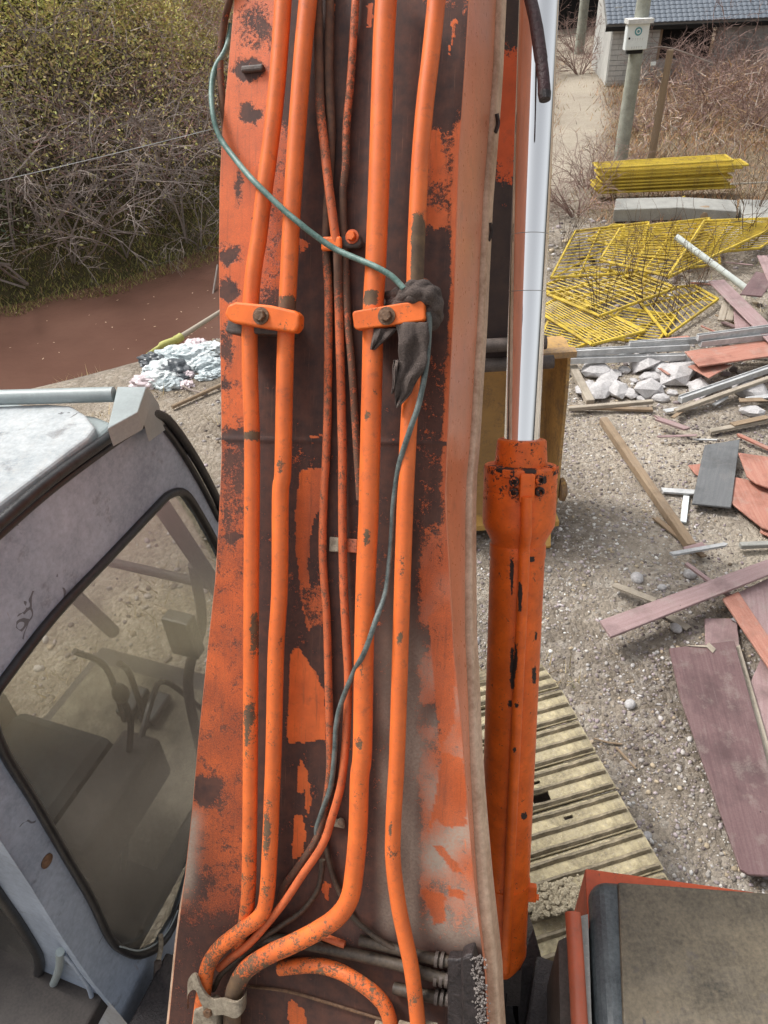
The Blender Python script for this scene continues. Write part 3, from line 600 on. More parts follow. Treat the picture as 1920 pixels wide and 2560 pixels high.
# roof with individual tiles near the eave
rp = math.radians(27); rdir = hy * math.cos(rp) + MZ * math.sin(rp); rn = -hy * math.sin(rp) + MZ * math.cos(rp)
E0 = HA - hy * .35 - hx * .25 + MZ * (HH - .12)
roof = mk('roof', boxv(E0 + hx * 3.85 + rdir * 1.9 - rn * .05, hx * 7.7, rdir * 3.8, rn * .06), BOXF, M_mortar, hs_)
tv = [];
for i in range(7):
    a = i / 6; tv.append((a * .14, .014 * math.sin(a * math.pi) + .006))
tverts = []; 
for q, zz in ((0, .012), (.19, 0.0)):
    for a, h_ in tv: tverts.append(np.array([a, q, h_ + zz]))
for a, h_ in tv: tverts.append(np.array([a, 0, h_ - .012]))
tf = [(i, i + 1, 8 + i, 7 + i) for i in range(6)] + [(14 + i, 15 + i, 1 + i, i) for i in range(6)]
tme = bpy.data.meshes.new('tile'); tme.from_pydata([list(x) for x in tverts], [], tf); tme.update(); tme.materials.append(M_tile)
Rm = Matrix(((hx[0], rdir[0], rn[0]), (hx[1], rdir[1], rn[1]), (hx[2], rdir[2], rn[2])))
for j in range(6):
    for i in range(49):
        o_ = link(bpy.data.objects.new('tile', tme)); o_.parent = roof
        p = E0 + hx * (i * .14 + .02) + rdir * (j * .17 - .02) + rn * (.0) - ORG['roof']; o_.location = p; o_.rotation_euler = Rm.to_euler()
B = MB()
for j in range(6, 22):
    for i in range(0, 49): B.add([np.asarray(E0 + hx * (i * .14 + .02 + q[0]) + rdir * (j * .17 - .02 + q[1]) + rn * q[2]) for q in tverts], tf)
    if j < 6: pass
B.mk('upper_tiles', M_tile, roof)['kind'] = 'stuff'
gb = mk('gutter_board', boxv(E0 + hx * 3.85 - rn * .12 - rdir * .03, hx * 7.7, rdir * .03, rn * .10), BOXF, M_dark, hs_)

# far house
FA = at_ground(1420, 100); FZ = FA[2]; FA = FA + np.array([0, 1.2, 0])
fh = thing('far_house', 'small dark gabled house with white porch columns far behind the path', 'house', FA)
s_ = np.linalg.norm(FA - CP) / FPX
X_ = np.array([1.0, .1, 0]); Y_ = np.array([-.1, 1.0, 0])
mk('wall', boxv(FA + X_ * 1.0 + Y_ * 2 + MZ * .9, X_ * 3.6, Y_ * 2, MZ * 2.0), BOXF, M_dark, fh)
mk('roof', prism([FA + X_ * -1.1 + MZ * 1.75, FA + X_ * 3.0 + MZ * 1.75, FA + X_ * 1.0 + MZ * 2.7], Y_ * 3)[0], prism([0 * X_, X_, Y_], Y_)[1], M_tile, fh)
for q in (-.75, 2.0): mk('column', boxv(FA + X_ * q + MZ * .85, X_ * .22, Y_ * .22, MZ * 1.8), BOXF, M_cream, fh)
mk('gable_wall', boxv(FA + X_ * 1.0 + Y_ * 4 + MZ * 2.2, X_ * 9, Y_ * .3, MZ * 5), BOXF, M_render, fh)

def pole(name, base, top, r0, r1, mat, label, cat='pole'):
    v, f = tubev(np.linspace(base, top, 8), np.linspace(r0, r1, 8), 14); return tag(mk(name, v, f, mat, None, True, loc=base), label, cat)
PB = at_ground(1548, 415)
ptop = PB + np.array([.03, 0, 6.5]); pole('utility_pole', PB - MZ * .2, ptop, .135, .105, M_pole, 'pale concrete utility pole carrying the white meter box', 'pole')
p2 = at_ground(1624, 418); pole('support_post', p2 - MZ * .2, p2 + np.array([.02, .0, 1.95]), .075, .06, M_wood, 'darker slim post just right of the concrete utility pole', 'post')
p3 = at_ground(1447, 135); pole('utility_pole', p3 - MZ * .2, p3 + np.array([.05, 0, 7]), .16, .12, M_pole, 'distant concrete pole in front of the far gabled house', 'pole')
# meter box on the pole, at the height where the picture shows it
dpl = PB + np.array([0, -.2, 0])
def onp(x, y): return PLN(x, y, dpl, np.array([0, 1.0, 0]))
bx0, bx1, bt, bb = onp(1567, 85)[0], onp(1621, 85)[0], onp(1595, 58)[2], onp(1595, 124)[2]
by = dpl[1]; bc = np.array([(bx0 + bx1) / 2, by, (bt + bb) / 2]); w_ = bx1 - bx0; h_ = bt - bb
mb_ = thing('meter_box', 'white metal meter box with round teal emblem fixed to the concrete pole', 'meter box', (bc[0], by, bb))
mk('housing', boxv(bc + [0, .06, 0], (w_, 0, 0), (0, .14, 0), (0, 0, h_)), BOXF, M_white, mb_)
mk('door', boxv(bc + [0, -.017, 0], (w_ * .94, 0, 0), (0, .012, 0), (0, 0, h_ * .94)), BOXF, M_white, mb_)
mk('rain_cap', boxv(bc + [0, .02, h_ / 2 + .035], (w_ * 1.16, 0, 0), (0, .26, 0), (0, 0, .07)), BOXF, M_cream, mb_)
v, f = tubev([bc + [0, -.024, h_ * .2], bc + [0, -.028, h_ * .2]], w_ * .17, 20); em = mk('emblem', v, f, M_teal, mb_)
v, f = tubev([bc + [0, -.029, h_ * .2], bc + [0, -.031, h_ * .2]], w_ * .105, 20); mk('emblem_ring', v, f, M_white, em)
v, f = tubev([bc + [0, -.032, h_ * .2], bc + [0, -.034, h_ * .2]], w_ * .06, 16); mk('emblem_centre', v, f, M_teal, em)
v, f = tubev([bc + [-w_ * .38, -.024, -h_ * .05], bc + [-w_ * .38, -.034, -h_ * .05]], .018, 10); mk('lock', v, f, M_dark, mb_)
B = MB()
for row, zz, k in ((0, -.06, 5), (1, -.38, 5)):
    for i in range(k):
        cx = -w_ * .2 + i * w_ * .11
        B.add(boxv(bc + [cx, -.0245, h_ * zz], (w_ * .06, 0, 0), (0, .002, 0), (0, 0, .008)), BOXF); B.add(boxv(bc + [cx, -.0245, h_ * zz - .018], (.008, 0, 0), (0, .002, 0), (0, 0, .03)), BOXF)
B.mk('faint_lettering', M_mark, mb_)
mk('bracket', boxv(bc + [0.02, .12, -h_ / 2 - .04], (w_ * .7, 0, 0), (0, .12, 0), (0, 0, .06)), BOXF, M_dark, mb_)
v, f = tubev(cr([bc + [.12, .1, -h_ / 2 - .03], bc + [.6, .3, -h_ / 2 - .02], bc + [1.0, .2, -h_ / 2 - .12], bc + [1.5, .1, -h_ / 2 - .3]]), .012, 6)
tag(mk('wooden_branch', v, f, T_pale, None), 'thin grey branch sticking out right under the meter box', 'branch')
ins = p2 + np.array([.06, -.1, 0]); q = PLN(1629, 157, p2, np.array([0, 1., 0]))
tag(mk('white_tag', boxv(q + [0, -.09, 0], (.09, 0, 0), (0, .02, 0), (0, 0, .055)), BOXF, M_white, None), 'tiny white tag on the slim post below the meter box', 'tag')
# thin overhead wire on the left
a = PLN(-300, 520, (0, 9.5, 0), np.array([0, 1., 0])); b = PLN(700, 280, (0, 10.5, 0), np.array([0, 1., 0])); mid = (a + b) / 2 - MZ * .02
v, f = tubev(cr([a, mid, b], 10), .0045, 5); tag(mk('overhead_wire', v, f, M_alu, None), 'thin grey wire crossing in front of the wooded far bank', 'wire')

# ================================================================= YARD SCRAP
def gz(x, y, z): return G(x, y, z)
def quad_on(pts, z): return [gz(px, py, z) for px, py in pts]
YG = 'yellow fence panels lying in the yard'
def fence_panel(q, z, label, nb=11, braces=True, r=.014, zz=None, nlong=2):
    nb = int(nb * 1.12)
    P = quad_on(q, z)
    if zz: P = [p + MZ * d for p, d in zip(P, zz)]
    root = thing('fence_panel', label, 'fence panel', P[0], YG)
    B = MB()
    for i in range(4): B.add(*tubev([P[i], P[(i + 1) % 4]], r * 1.35, 6))
    B.mk('frame', M_yellow, root)
    B = MB()
    for i in range(1, nb):
        t = i / nb; a = P[0] * (1 - t) + P[1] * t; b = P[3] * (1 - t) + P[2] * t; B.add(*tubev([a + MZ * .012, b + MZ * .012], r * .55, 4))
    B.mk('bars', M_yellow, root)
    for i in range(1, nlong + 1):
        t = i / (nlong + 1); a = P[0] * (1 - t) + P[3] * t; b = P[1] * (1 - t) + P[2] * t; v, f = tubev([a - MZ * .01, b - MZ * .01], r, 5); mk('cross_rail', v, f, M_yellow, root)
    if braces:
        v, f = tubev([P[0] - MZ * .02, P[2] - MZ * .02], r * .9, 5); mk('brace', v, f, M_yellow, root)
    return root
fence_panel([(1378, 694), (1438, 578), (1622, 556), (1588, 682)], .12, 'yellow fence panel at the left end of the upper lying group', 13)
fence_panel([(1500, 650), (1550, 572), (1774, 546), (1668, 690)], .24, 'yellow fence panel on top in the middle of the upper group', 16)
fence_panel([(1600, 640), (1642, 560), (1800, 552), (1740, 650)], .17, 'yellow fence panel showing dense bars beneath the middle panel', 18, False)
fence_panel([(1672, 692), (1760, 552), (1960, 545), (1925, 574)], .30, 'yellow fence panel reaching the right edge of the picture', 14)
fence_panel([(1700, 640), (1770, 560), (1990, 560), (1900, 620)], .20, 'lower yellow fence panel at the right under the reaching one', 10, False)
fence_panel([(1340, 775), (1418, 732), (1612, 828), (1480, 862)], .10, 'yellow fence panel nearest the chrome rod in the lower group', 14)
fence_panel([(1368, 735), (1600, 684), (1690, 720), (1500, 790)], .16, 'yellow fence panel with crossing rails in the middle of the lower group', 12)
fence_panel([(1580, 730), (1735, 714), (1795, 748), (1668, 840)], .08, 'faded yellow fence panel half hidden by weeds right of the lower group', 10)
fence_panel([(1350, 850), (1372, 800), (1520, 838), (1440, 870)], .05, 'small corner of a yellow fence panel lying lowest beside the rod', 8, False)
fence_panel([(1470, 600), (1530, 562), (1700, 566), (1660, 640)], .07, 'yellow fence panel buried lowest under the upper group', 12)
fence_panel([(1560, 690), (1600, 600), (1790, 590), (1800, 660)], .13, 'yellow fence panel under the plastic pipe end of the upper group', 12)
fence_panel([(1345, 720), (1480, 668), (1640, 700), (1470, 770)], .06, 'yellow fence panel flat on the soil between both groups at the left', 12)
fence_panel([(1480, 840), (1560, 770), (1690, 790), (1640, 860)], .05, 'yellow fence panel nearest the long metal profiles', 10)
# stack
SA, SB = at_ground(1500, 508), at_ground(1838, 496)
sx = (SB - SA); sx[2] = 0; slen = np.linalg.norm(sx); sx /= slen; sy = np.array([-sx[1], sx[0], 0])
names = ['bottom', 'second from bottom', 'third from bottom', 'fourth from bottom', 'fourth from top', 'third from top', 'second from top', 'topmost']
for i in range(8):
    off = rnd.uniform(-.12, .12); z = .17 + i * .056; tilt = rnd.uniform(-.03, .03)
    root = thing('fence_panel', 'yellow fence panel lying %s in the stack before the pole' % names[i], 'fence panel', SA + MZ * z, 'stacked yellow fence panels')
    B = MB(); o0 = SA + sx * off + MZ * z; e = sx * slen * rnd.uniform(.94, 1.03) + MZ * tilt; w2 = sy * .36
    for a, b in ((o0, o0 + e), (o0 + w2, o0 + w2 + e), (o0, o0 + w2), (o0 + e, o0 + e + w2)): B.add(*tubev([a, b], .017, 6))
    B.mk('frame', M_yellow, root); B = MB()
    for k in range(1, 9): B.add(*tubev([o0 + w2 * k / 9, o0 + w2 * k / 9 + e], .008, 4))
    B.mk('bars', M_yellow, root)
a, b, c = gz(1552, 498, .2), gz(1630, 526, .1), gz(1712, 492, .2)
v, f = tubev([a, b, c], .018, 6); tag(mk('bent_yellow_rail', v, f, M_yellow, None), 'V shaped yellow rail hanging below the stack of panels', 'rail')
v, f = tubev([gz(1826, 460, .45), gz(1935, 455, .4)], .014, 6); tag(mk('yellow_rod', v, f, M_wood2, None), 'thin pale rod sticking out right of the yellow stack', 'rod')
# concrete beam
def slab(name, pts, z, th, mat, label, cat, group=None, b=.004, zz=None):
    P = quad_on(pts, z)
    if zz: P = [p + MZ * d for p, d in zip(P, zz)]
    v, f = prism(P, -MZ * th); o_ = setgrain(mk(name, v, [q[::-1] for q in f], mat, None))
    if b: bev(o_, b, 1)
    return tag(o_, label, cat, group)
slab('concrete_beam', [(1535, 524), (1700, 518), (1843, 528), (1843, 500), (1700, 492), (1540, 496)], .22, .2, M_conc, 'long grey concrete beam lying beneath the yellow stack', 'beam', None, .01)
slab('concrete_slab', [(1860, 560), (1960, 560), (1960, 500), (1850, 498)], .16, .16, M_conc, 'broken concrete slab at the right edge beside the long beam', 'slab', None, .01)
v, f = rock(G(1760, 536, .1), (.17, .14, .13), 5, ICO2, .1); tag(mk('dark_stone', v, f, M_wood, None, True), 'round dark brown stone against the long concrete beam', 'stone')
v, f = tubev([G(1690, 592, .62), G(1893, 742, .12)], .042, 14); tag(mk('plastic_pipe', v, f, M_pvc, None, True), 'white plastic pipe with one end raised over the yellow panels', 'pipe')
AG = 'pale metal profiles among the boards'
def prof(p0, z0, p1, z1, w, label, mat=None, h=.05):
    a, b = G(*p0, z0), G(*p1, z1); d = b - a; L_ = np.linalg.norm(d); d = d / L_; s = np.cross(d, MZ); s /= np.linalg.norm(s); u_ = np.cross(s, d)
    root = thing('metal_profile', label, 'profile', a, AG)
    mk('channel', boxv((a + b) / 2, d * L_, s * w, u_ * h), BOXF, mat or M_alu, root)
    for sg in (-1, 1): mk('lip', boxv((a + b) / 2 + s * sg * w * .42 + u_ * (h * .62), d * L_ * .998, s * w * .14, u_ * h * .3), BOXF, mat or M_alu, root)
prof((1400, 884), .22, (1722, 868), .22, .065, 'upper of the two long pale profiles left of the red board')
prof((1400, 902), .15, (1714, 893), .15, .065, 'lower of the two long pale profiles left of the red board')
prof((1573, 862), .26, (1748, 852), .26, .05, 'short pale profile lying just behind the two long ones')
prof((1743, 845), .36, (1980, 814), .36, .05, 'farther of the two profiles reaching the right edge')
prof((1750, 860), .30, (1980, 834), .30, .06, 'nearer of the two profiles reaching the right edge')
prof((1700, 1000), .12, (1990, 900), .2, .06, 'bluish profile slanting across the rubble to the right edge')
PG = 'scrap boards and planks in the yard'
def plank(name, p0, z0, p1, z1, w, th, mat, label, cat='plank'):
    a, b = G(*p0, z0), G(*p1, z1); d = b - a; L_ = np.linalg.norm(d); d = d / L_; s = np.cross(d, MZ); s /= np.linalg.norm(s); u_ = np.cross(s, d)
    return tag(bev(setgrain(mk(name, boxv((a + b) / 2, d * L_, s * w, u_ * th), BOXF, mat, None)), .004, 1), label, cat, PG)
plank('wooden_batten', (1420, 1022), .06, (1632, 1004), .06, .045, .04, M_wood2, 'pale batten lying below the white rubble')
plank('wooden_batten', (1423, 1018), .03, (1632, 1024), .03, .05, .03, M_wood, 'brown batten crossing under the pale one below the rubble')
plank('wooden_batten', (1428, 912), .05, (1476, 1006), .05, .085, .06, M_wood2, 'short grey batten slanting left of the white rubble')
plank('wooden_batten', (1688, 1028), .08, (1990, 922), .16, .05, .04, M_wood2, 'long pale batten below the bluish profile')
plank('wooden_batten', (1774, 1079), .05, (1990, 1036), .05, .055, .03, M_wood2, 'pale batten at the right edge above the grey board')
plank('wooden_beam', (1508, 1050), .06, (1728, 1368), .06, .075, .07, M_wood, 'square wooden beam lying diagonally on the gravel', 'beam')
for i, (x0, l_) in enumerate(((1812, 'left'), (1832, 'middle'), (1850, 'right'))):
    plank('wooden_batten', (x0 + 8, 738), .36, (x0 - 10, 802), .2, .075, .03, M_wood2, '%s of three short pale battens standing by the purple board' % l_)
plank('purple_plank', (1790, 702), .42, (1960, 870), .3, .2, .018, M_plyp, 'pinkish purple plank crossing below the plastic pipe')
plank('purple_plank', (1905, 640), .4, (1975, 800), .35, .12, .018, M_plyp, 'narrow purple plank at the right edge above the profiles')
slab('scrap_panel', [(1832, 745), (1838, 822), (1912, 815), (1860, 745)], .3, .02, M_plyp, 'dark purple panel between the three battens and the plank', 'board', PG)
slab('scrap_panel', [(1850, 735), (1905, 740), (1940, 690), (1890, 678)], .38, .02, M_plym, 'dark brown panel under the end of the plastic pipe', 'board', PG)
slab('red_board', [(1712, 878), (1748, 915), (1990, 880), (1990, 838), (1900, 852)], .27, .02, M_plyr, 'faded red plywood board under the pale profiles', 'board', PG)
slab('red_board', [(1720, 915), (1773, 944), (1830, 912), (1765, 900)], .2, .015, M_plyr, 'small red board corner beneath the faded red plywood', 'board', PG)
slab('grey_board', [(1762, 1112), (1850, 1098), (1828, 1268), (1730, 1258)], .09, .02, M_grayb, 'flat grey ribbed board lying on the gravel', 'board', PG)
slab('red_board', [(1720, 1162), (1758, 1158), (1752, 1192), (1738, 1184)], .05, .012, M_plyr, 'small red scrap left of the grey board', 'board', PG)
slab('red_board', [(1838, 1192), (1985, 1224), (1985, 1345), (1906, 1318), (1828, 1256)], .07, .018, M_plyr, 'large red board right of the grey board', 'board', PG)
slab('red_board', [(1846, 1131), (1985, 1150), (1985, 1240), (1892, 1208), (1868, 1190)], .14, .018, M_plyr, 'red board with white stains above the large red one', 'board', PG)
slab('red_board', [(1905, 1305), (1990, 1330), (1990, 1370), (1900, 1330)], .03, .015, M_plyr, 'red board corner at the right edge below the large one', 'board', PG)
plank('white_stick', (1716, 1240), .03, (1708, 1306), .03, .05, .02, M_white, 'short white stick left of the grey board', 'stick')
plank('grey_pipe', (1850, 1364), .05, (1990, 1358), .05, .05, .04, M_conc, 'grey round rod at the right edge above the long plank', 'rod')
slab('purple_plank', [(1499, 1551), (1527, 1592), (2000, 1405), (2000, 1368)], .20, .022, M_plyp, 'long pinkish purple plank pointing left across the gravel', 'plank', PG)
slab('red_plank', [(1806, 1495), (1846, 1478), (2010, 1720), (2010, 1800)], .15, .02, M_plyr, 'reddish plank running diagonally under the long purple one', 'plank', PG)
slab('purple_board', [(1843, 1482), (1930, 1440), (2040, 1400), (2060, 1700), (1985, 1690)], .12, .02, M_plyp, 'grey purple board beneath the right end of the long plank', 'board', PG)
slab('purple_board', [(1762, 1545), (1842, 1545), (1852, 1640), (1765, 1640)], .05, .02, M_plyp, 'short board poking out above the big maroon board', 'board', PG)
slab('maroon_board', [(1800, 1640), (1850, 1610), (1935, 1900), (1965, 2080), (1905, 2080)], .065, .02, M_wood2, 'pale edged board just under the right side of the maroon board', 'board', PG)
slab('maroon_board', [(1673, 1620), (1836, 1600), (1905, 1850), (1990, 2194), (1872, 2186), (1852, 2174), (1790, 2000), (1700, 1740)], .12, .02, M_plym, 'big dark maroon plywood board at the lower right', 'board', PG)
slab('maroon_board', [(1870, 1720), (1905, 1640), (1990, 1700), (1990, 1900), (1925, 1880)], .04, .02, M_plyp, 'grey purple board right of the big maroon board', 'board', PG)
slab('fallen_leaf', [(1715, 1614), (1768, 1618), (1782, 1632), (1790, 1622), (1772, 1606), (1766, 1612)], .128, .004, M_wood2, 'small yellow leaf on the top of the big maroon board', 'leaf', None, 0)
v, f = tubev(cr([G(1485, 1846, .03), G(1520, 1856, .02), G(1555, 1860, .02)], 6), .006, 6); tag(mk('dark_stick', v, f, M_wood, None), 'short dark stick on the gravel right of the track', 'stick')
v, f = tubev([G(1540, 1868, .03), G(1590, 1922, .02)], .008, 6); tag(mk('dark_stick', v, f, M_wood, None), 'straight dark stick on the gravel pointing to the maroon board', 'stick')
SG = 'small splintered scraps among the boards'
r3 = random.Random(21); SCL = ('small pale splintered', 'small reddish', 'small brown splintered', 'small purple', 'small grey metal')
for i in range(34):
    if i < 18: x, y = r3.uniform(1660, 1915), r3.uniform(820, 1110)
    elif i < 26: x, y = r3.uniform(1560, 1915), r3.uniform(1130, 1560)
    else: x, y = r3.uniform(1440, 1900), r3.uniform(640, 900)
    a = r3.uniform(0, 3.14) if i % 3 else r3.uniform(-.3, .3); l_ = r3.uniform(.14, .55); g_ = G(x, y, r3.uniform(.03, .16)); d = np.array([math.cos(a), math.sin(a), r3.uniform(-.12, .12)]); s_ = np.cross(d, MZ); s_ /= np.linalg.norm(s_)
    w_ = r3.uniform(.018, .07); th_ = r3.uniform(.008, .02); e1_, e2_ = r3.uniform(-.4, .4) * w_, r3.uniform(-.5, .5) * w_
    P = [g_ - d * l_ / 2 - s_ * w_ / 2, g_ + d * (l_ / 2 + e1_) - s_ * w_ / 2, g_ + d * (l_ / 2 - e2_), g_ + d * (l_ / 2 + e2_) + s_ * w_ / 2, g_ - d * (l_ / 2 + e2_) + s_ * w_ / 2]
    v, f = prism(P, -MZ * th_); tag(setgrain(mk('wood_scrap', v, [q[::-1] for q in f], (M_wood2, M_plyr, M_wood, M_plyp, M_alu)[i % 5 if i % 7 else 4], None)), SCL[i % 5 if i % 7 else 4] + (' scrap loose beside the rubble and profiles' if i < 18 else ' scrap on gravel near the wooden beam' if i < 26 else ' scrap lying among the yellow fence panels'), 'scrap', SG)
# rubble
rub = [(1490, 935), (1520, 955), (1500, 985), (1545, 985), (1560, 930), (1585, 955), (1575, 990), (1610, 915), (1625, 950), (1620, 980), (1655, 935), (1690, 950), (1680, 985), (1720, 965), (1730, 935), (1475, 960), (1540, 935), (1600, 1000), (1650, 1000), (1750, 985), (1700, 920), (1460, 985), (1880, 1035), (1900, 990), (1870, 985), (1650, 970)]
for i, (x, y) in enumerate(rub):
    s = rnd.choice([.05, .07, .09, .13, .16]) * (1.35 if (x, y) in ((1610, 915), (1655, 970), (1690, 950), (1625, 950)) else 1)
    g_ = GT(x, y); v, f = rock(g_ + MZ * s * .35, (s * rnd.uniform(.9, 1.5), s, s * rnd.uniform(.35, .65)), 100 + i, ICO1 if i % 2 else ICO2, .33 if i % 2 else .13)
    row = 0 if y < 940 else (1 if y < 970 else 2); same = sorted(q[0] for q in rub if (0 if q[1] < 940 else (1 if q[1] < 970 else 2)) == row)
    tag(mk('rubble_chunk', v, f, M_rubble, None), 'pale broken chunk, %s from the left in the %s row of the rubble heap' % (('first', 'second', 'third', 'fourth', 'fifth', 'sixth', 'seventh', 'eighth', 'ninth', 'tenth', 'eleventh', 'twelfth', 'thirteenth', 'fourteenth', 'fifteenth')[same.index(x)], ('back', 'middle', 'front')[row]), 'rubble', 'rubble chunks below the profiles')
for i, (x, y, s) in enumerate(((1592, 1445, .05), (1725, 1435, .045), (1690, 1570, .04), (1655, 1468, .03), (1575, 1760, .035), (1618, 2090, .025))):
    g_ = G(x, y, s * .4); v, f = rock(g_, (s * 1.2, s, s * .7), 300 + i, ICO2, .06)
    tag(mk('pebble', v, f, M_rubble, None, True), ['larger grey pebble in the dark gravel', 'yellowish pebble above the long purple plank', 'rounded pebble below the long purple plank', 'small ochre pebble in the mid gravel', 'white pebble right of the track top', 'grey pebble beside the track near the orange box'][i], 'pebble')

# ---------------------------------------------------------------- litter on the left bank
def crumple(name, px, py, s, seed, mat, label, cat='bag', group='litter on the river bank', z=.3):
    R_ = np.random.RandomState(seed); v = ICO4[0].copy()
    k1 = R_.normal(size=(7, 3)) * 4.5; ph = R_.uniform(0, 6, 7)
    d = .55 + .17 * np.abs(np.sin(v @ k1.T + ph)).sum(1) + R_.uniform(-.02, .02, len(v)); v = v * d[:, None] * np.array(s) * 1.25
    g_ = GT(px, py); o_ = mk(name, v + g_ + MZ * s[2] * z, ICO4[1], mat, None); return tag(o_, label, cat, group)
C_w = simple('white_plastic', (.62, .68, .68), .4, var=.3, scale=9, col2=(.82, .86, .86)); C_b = simple('blue_plastic', (.42, .50, .52), .4, var=.3, scale=9, col2=(.66, .72, .74))
C_p = simple('pink_plastic', (.60, .47, .49), .4, var=.2, scale=9, col2=(.74, .66, .68)); C_g = simple('green_plastic', (.24, .48, .33), .4); C_k = simple('dark_plastic', (.07, .08, .09), .4)
C_y = simple('yellow_cloth', (.42, .42, .10), .8, var=.3, scale=12, col2=(.55, .54, .2))
crumple('plastic_bag', 345, 874, (.17, .10, .08), 1, C_p, 'crumpled pink bag at the water edge')
crumple('plastic_bag', 303, 876, (.06, .05, .05), 2, C_g, 'small green wrapper left of the pink bag', 'wrapper')
for i, (x, y, sx_, mt, l_) in enumerate(((385, 905, .11, C_k, 'dark crumpled bag at the left of the litter heap'), (410, 925, .12, C_w, 'white crumpled bag low in the litter heap'), (430, 895, .13, C_b, 'pale blue bag near the end of the log'),
        (455, 890, .14, C_w, 'white bag at the top of the litter heap'), (480, 900, .16, C_b, 'large pale blue bag in the middle of the litter heap'), (505, 905, .12, C_w, 'white bag right of the large blue one'),
        (525, 920, .12, C_b, 'pale blue bag beside the boom edge'), (440, 930, .13, C_k, 'dark torn sheet under the white bags'), (465, 925, .10, C_w, 'small white bag in front of the large blue one'),
        (400, 955, .13, C_w, 'flat white bag lowest in the litter heap'), (425, 965, .10, C_b, 'bluish scrap below the flat white bag'), (375, 960, .12, C_p, 'pinkish sheet near the cab roof post'),
        (490, 868, .10, C_p, 'pinkish scrap behind the log'), (530, 875, .10, C_w, 'whitish scrap behind the boom edge'), (515, 945, .07, C_b, 'small bluish scrap below the heap'), (390, 930, .09, C_b, 'bluish scrap between the dark and white bags'))):
    crumple('plastic_bag', x, y, (sx_, sx_ * .7, sx_ * .5), 20 + i, mt, l_)
LS = ('nearest the cab roof post', 'beside the log end', 'low in the middle', 'under the large blue bag', 'high beside the boom edge', 'between two pale bags at the right', 'right up against the boom edge', 'lowest of the tiny ones', 'just below the yellow cloth', 'at the right end of the heap')
for i, (x, y) in enumerate(((375, 925), (415, 905), (445, 945), (470, 940), (500, 885), (510, 925), (540, 900), (460, 965), (430, 875), (545, 935))):
    crumple('litter_scrap', x, y, (.05 + .02 * (i % 3), .045, .03), 60 + i, (C_w, C_b, C_k, C_p)[i % 4], 'tiny plastic scrap in the litter heap, ' + LS[i], 'litter', 'tiny scraps in the litter heap')
pa, pb, pc = G(368, 888, -.9), G(440, 850, -.8), G(565, 770, -.62)
v, f = tubev([pb, pc], [.045, .03], 10); tag(mk('log', v, f, M_wood2, None, True), 'pale log leaning from the litter heap toward the boom', 'log')
v, f = tubev(cr([pa, (pa + pb) / 2 + MZ * .03, pb, pb + (pc - pb) * .12], 6), [.03] * 6 + [.055] * 6 + [.065] * 6 + [.05], 10); tag(mk('yellow_cloth', v, f, C_y, None, True), 'yellow green cloth wrapped along the lower end of the log', 'cloth')
v, f = tubev([GT(432, 1026) + MZ * .04, GT(560, 970) + MZ * .05], .022, 8); tag(mk('stick', v, f, M_wood, None), 'brown stick on the bare bank beside the boom', 'stick')
v, f = tubev(cr([GT(455, 968) + MZ * .03, GT(480, 985) + MZ * .05, GT(520, 990) + MZ * .02], 5), .012, 6); tag(mk('twig', v, f, T_pale, None), 'thin pale twig above the brown stick', 'twig')
v, f = tubev([GT(530, 780) + MZ * .1, GT(556, 728) + MZ * .5], .018, 6); tag(mk('twig', v, f, T_pale, None), 'pale twig standing at the waterline beside the boom', 'twig')
R = np.random.RandomState(9); lx = R.uniform(20, 545, 46); ly = R.uniform(690, 950, 46); V = []; F = []
for i, (x, y) in enumerate(zip(lx, ly)):
    g_ = G(x, y, -1.112); 
    if river_sd(g_[0], g_[1]) < -RW + .1: continue
    a = R.uniform(0, 3); s = R.uniform(.012, .03); d1 = np.array([math.cos(a), math.sin(a), .1]) * s; d2 = np.array([-math.sin(a), math.cos(a), 0]) * s * .5; k = len(V)
    V += [g_ - d1, g_ + d2, g_ + d1, g_ - d2]; F.append((k, k + 1, k + 2, k + 3))
o_ = mkc('floating_leaves', V, F, (.42, .30, .22), M_veg); tag(o_, 'fallen pale leaves floating on the muddy river', 'leaves', None, 'stuff')

# ================================================================= THE EXCAVATOR
EX = thing('excavator', 'orange tracked excavator seen from its upper deck with raised boom and grey cab', 'excavator', (0.2, .9, 0))
# ---- boom: worn top plate
ly_ = [-520, 0, 197, 275, 458, 687, 910, 1142, 1240, 1433, 1606, 1860, 2029, 2219, 2345, 2560, 2760]
lxx = [606, 587, 569, 560, 550, 548, 553, 555, 551, 541, 522, 496, 481, 460, 443, 422, 402]
ry_ = [-520, 0, 183, 389, 595, 756, 833, 987, 1142, 1240, 1433, 1626, 1819, 2018, 2176, 2303, 2430, 2560, 2760]
rxx = [1192, 1171, 1160, 1146, 1139, 1134, 1130, 1122, 1116, 1112, 1122, 1133, 1153, 1168, 1182, 1196, 1212, 1218, 1235]
def sstep(a, b, x): return sm((x - a) / (b - a))
def inpoly(px, py, poly):
    ins = np.zeros(px.shape, bool); n_ = len(poly); j = n_ - 1
    for i in range(n_):
        xi, yi = poly[i]; xj, yj = poly[j]
        c_ = ((yi > py) != (yj > py)) & (px < (xj - xi) * (py - yi) / (yj - yi + 1e-9) + xi); ins ^= c_; j = i
    return ins
def tab(v, ks, vs): return np.interp(v, ks, vs)
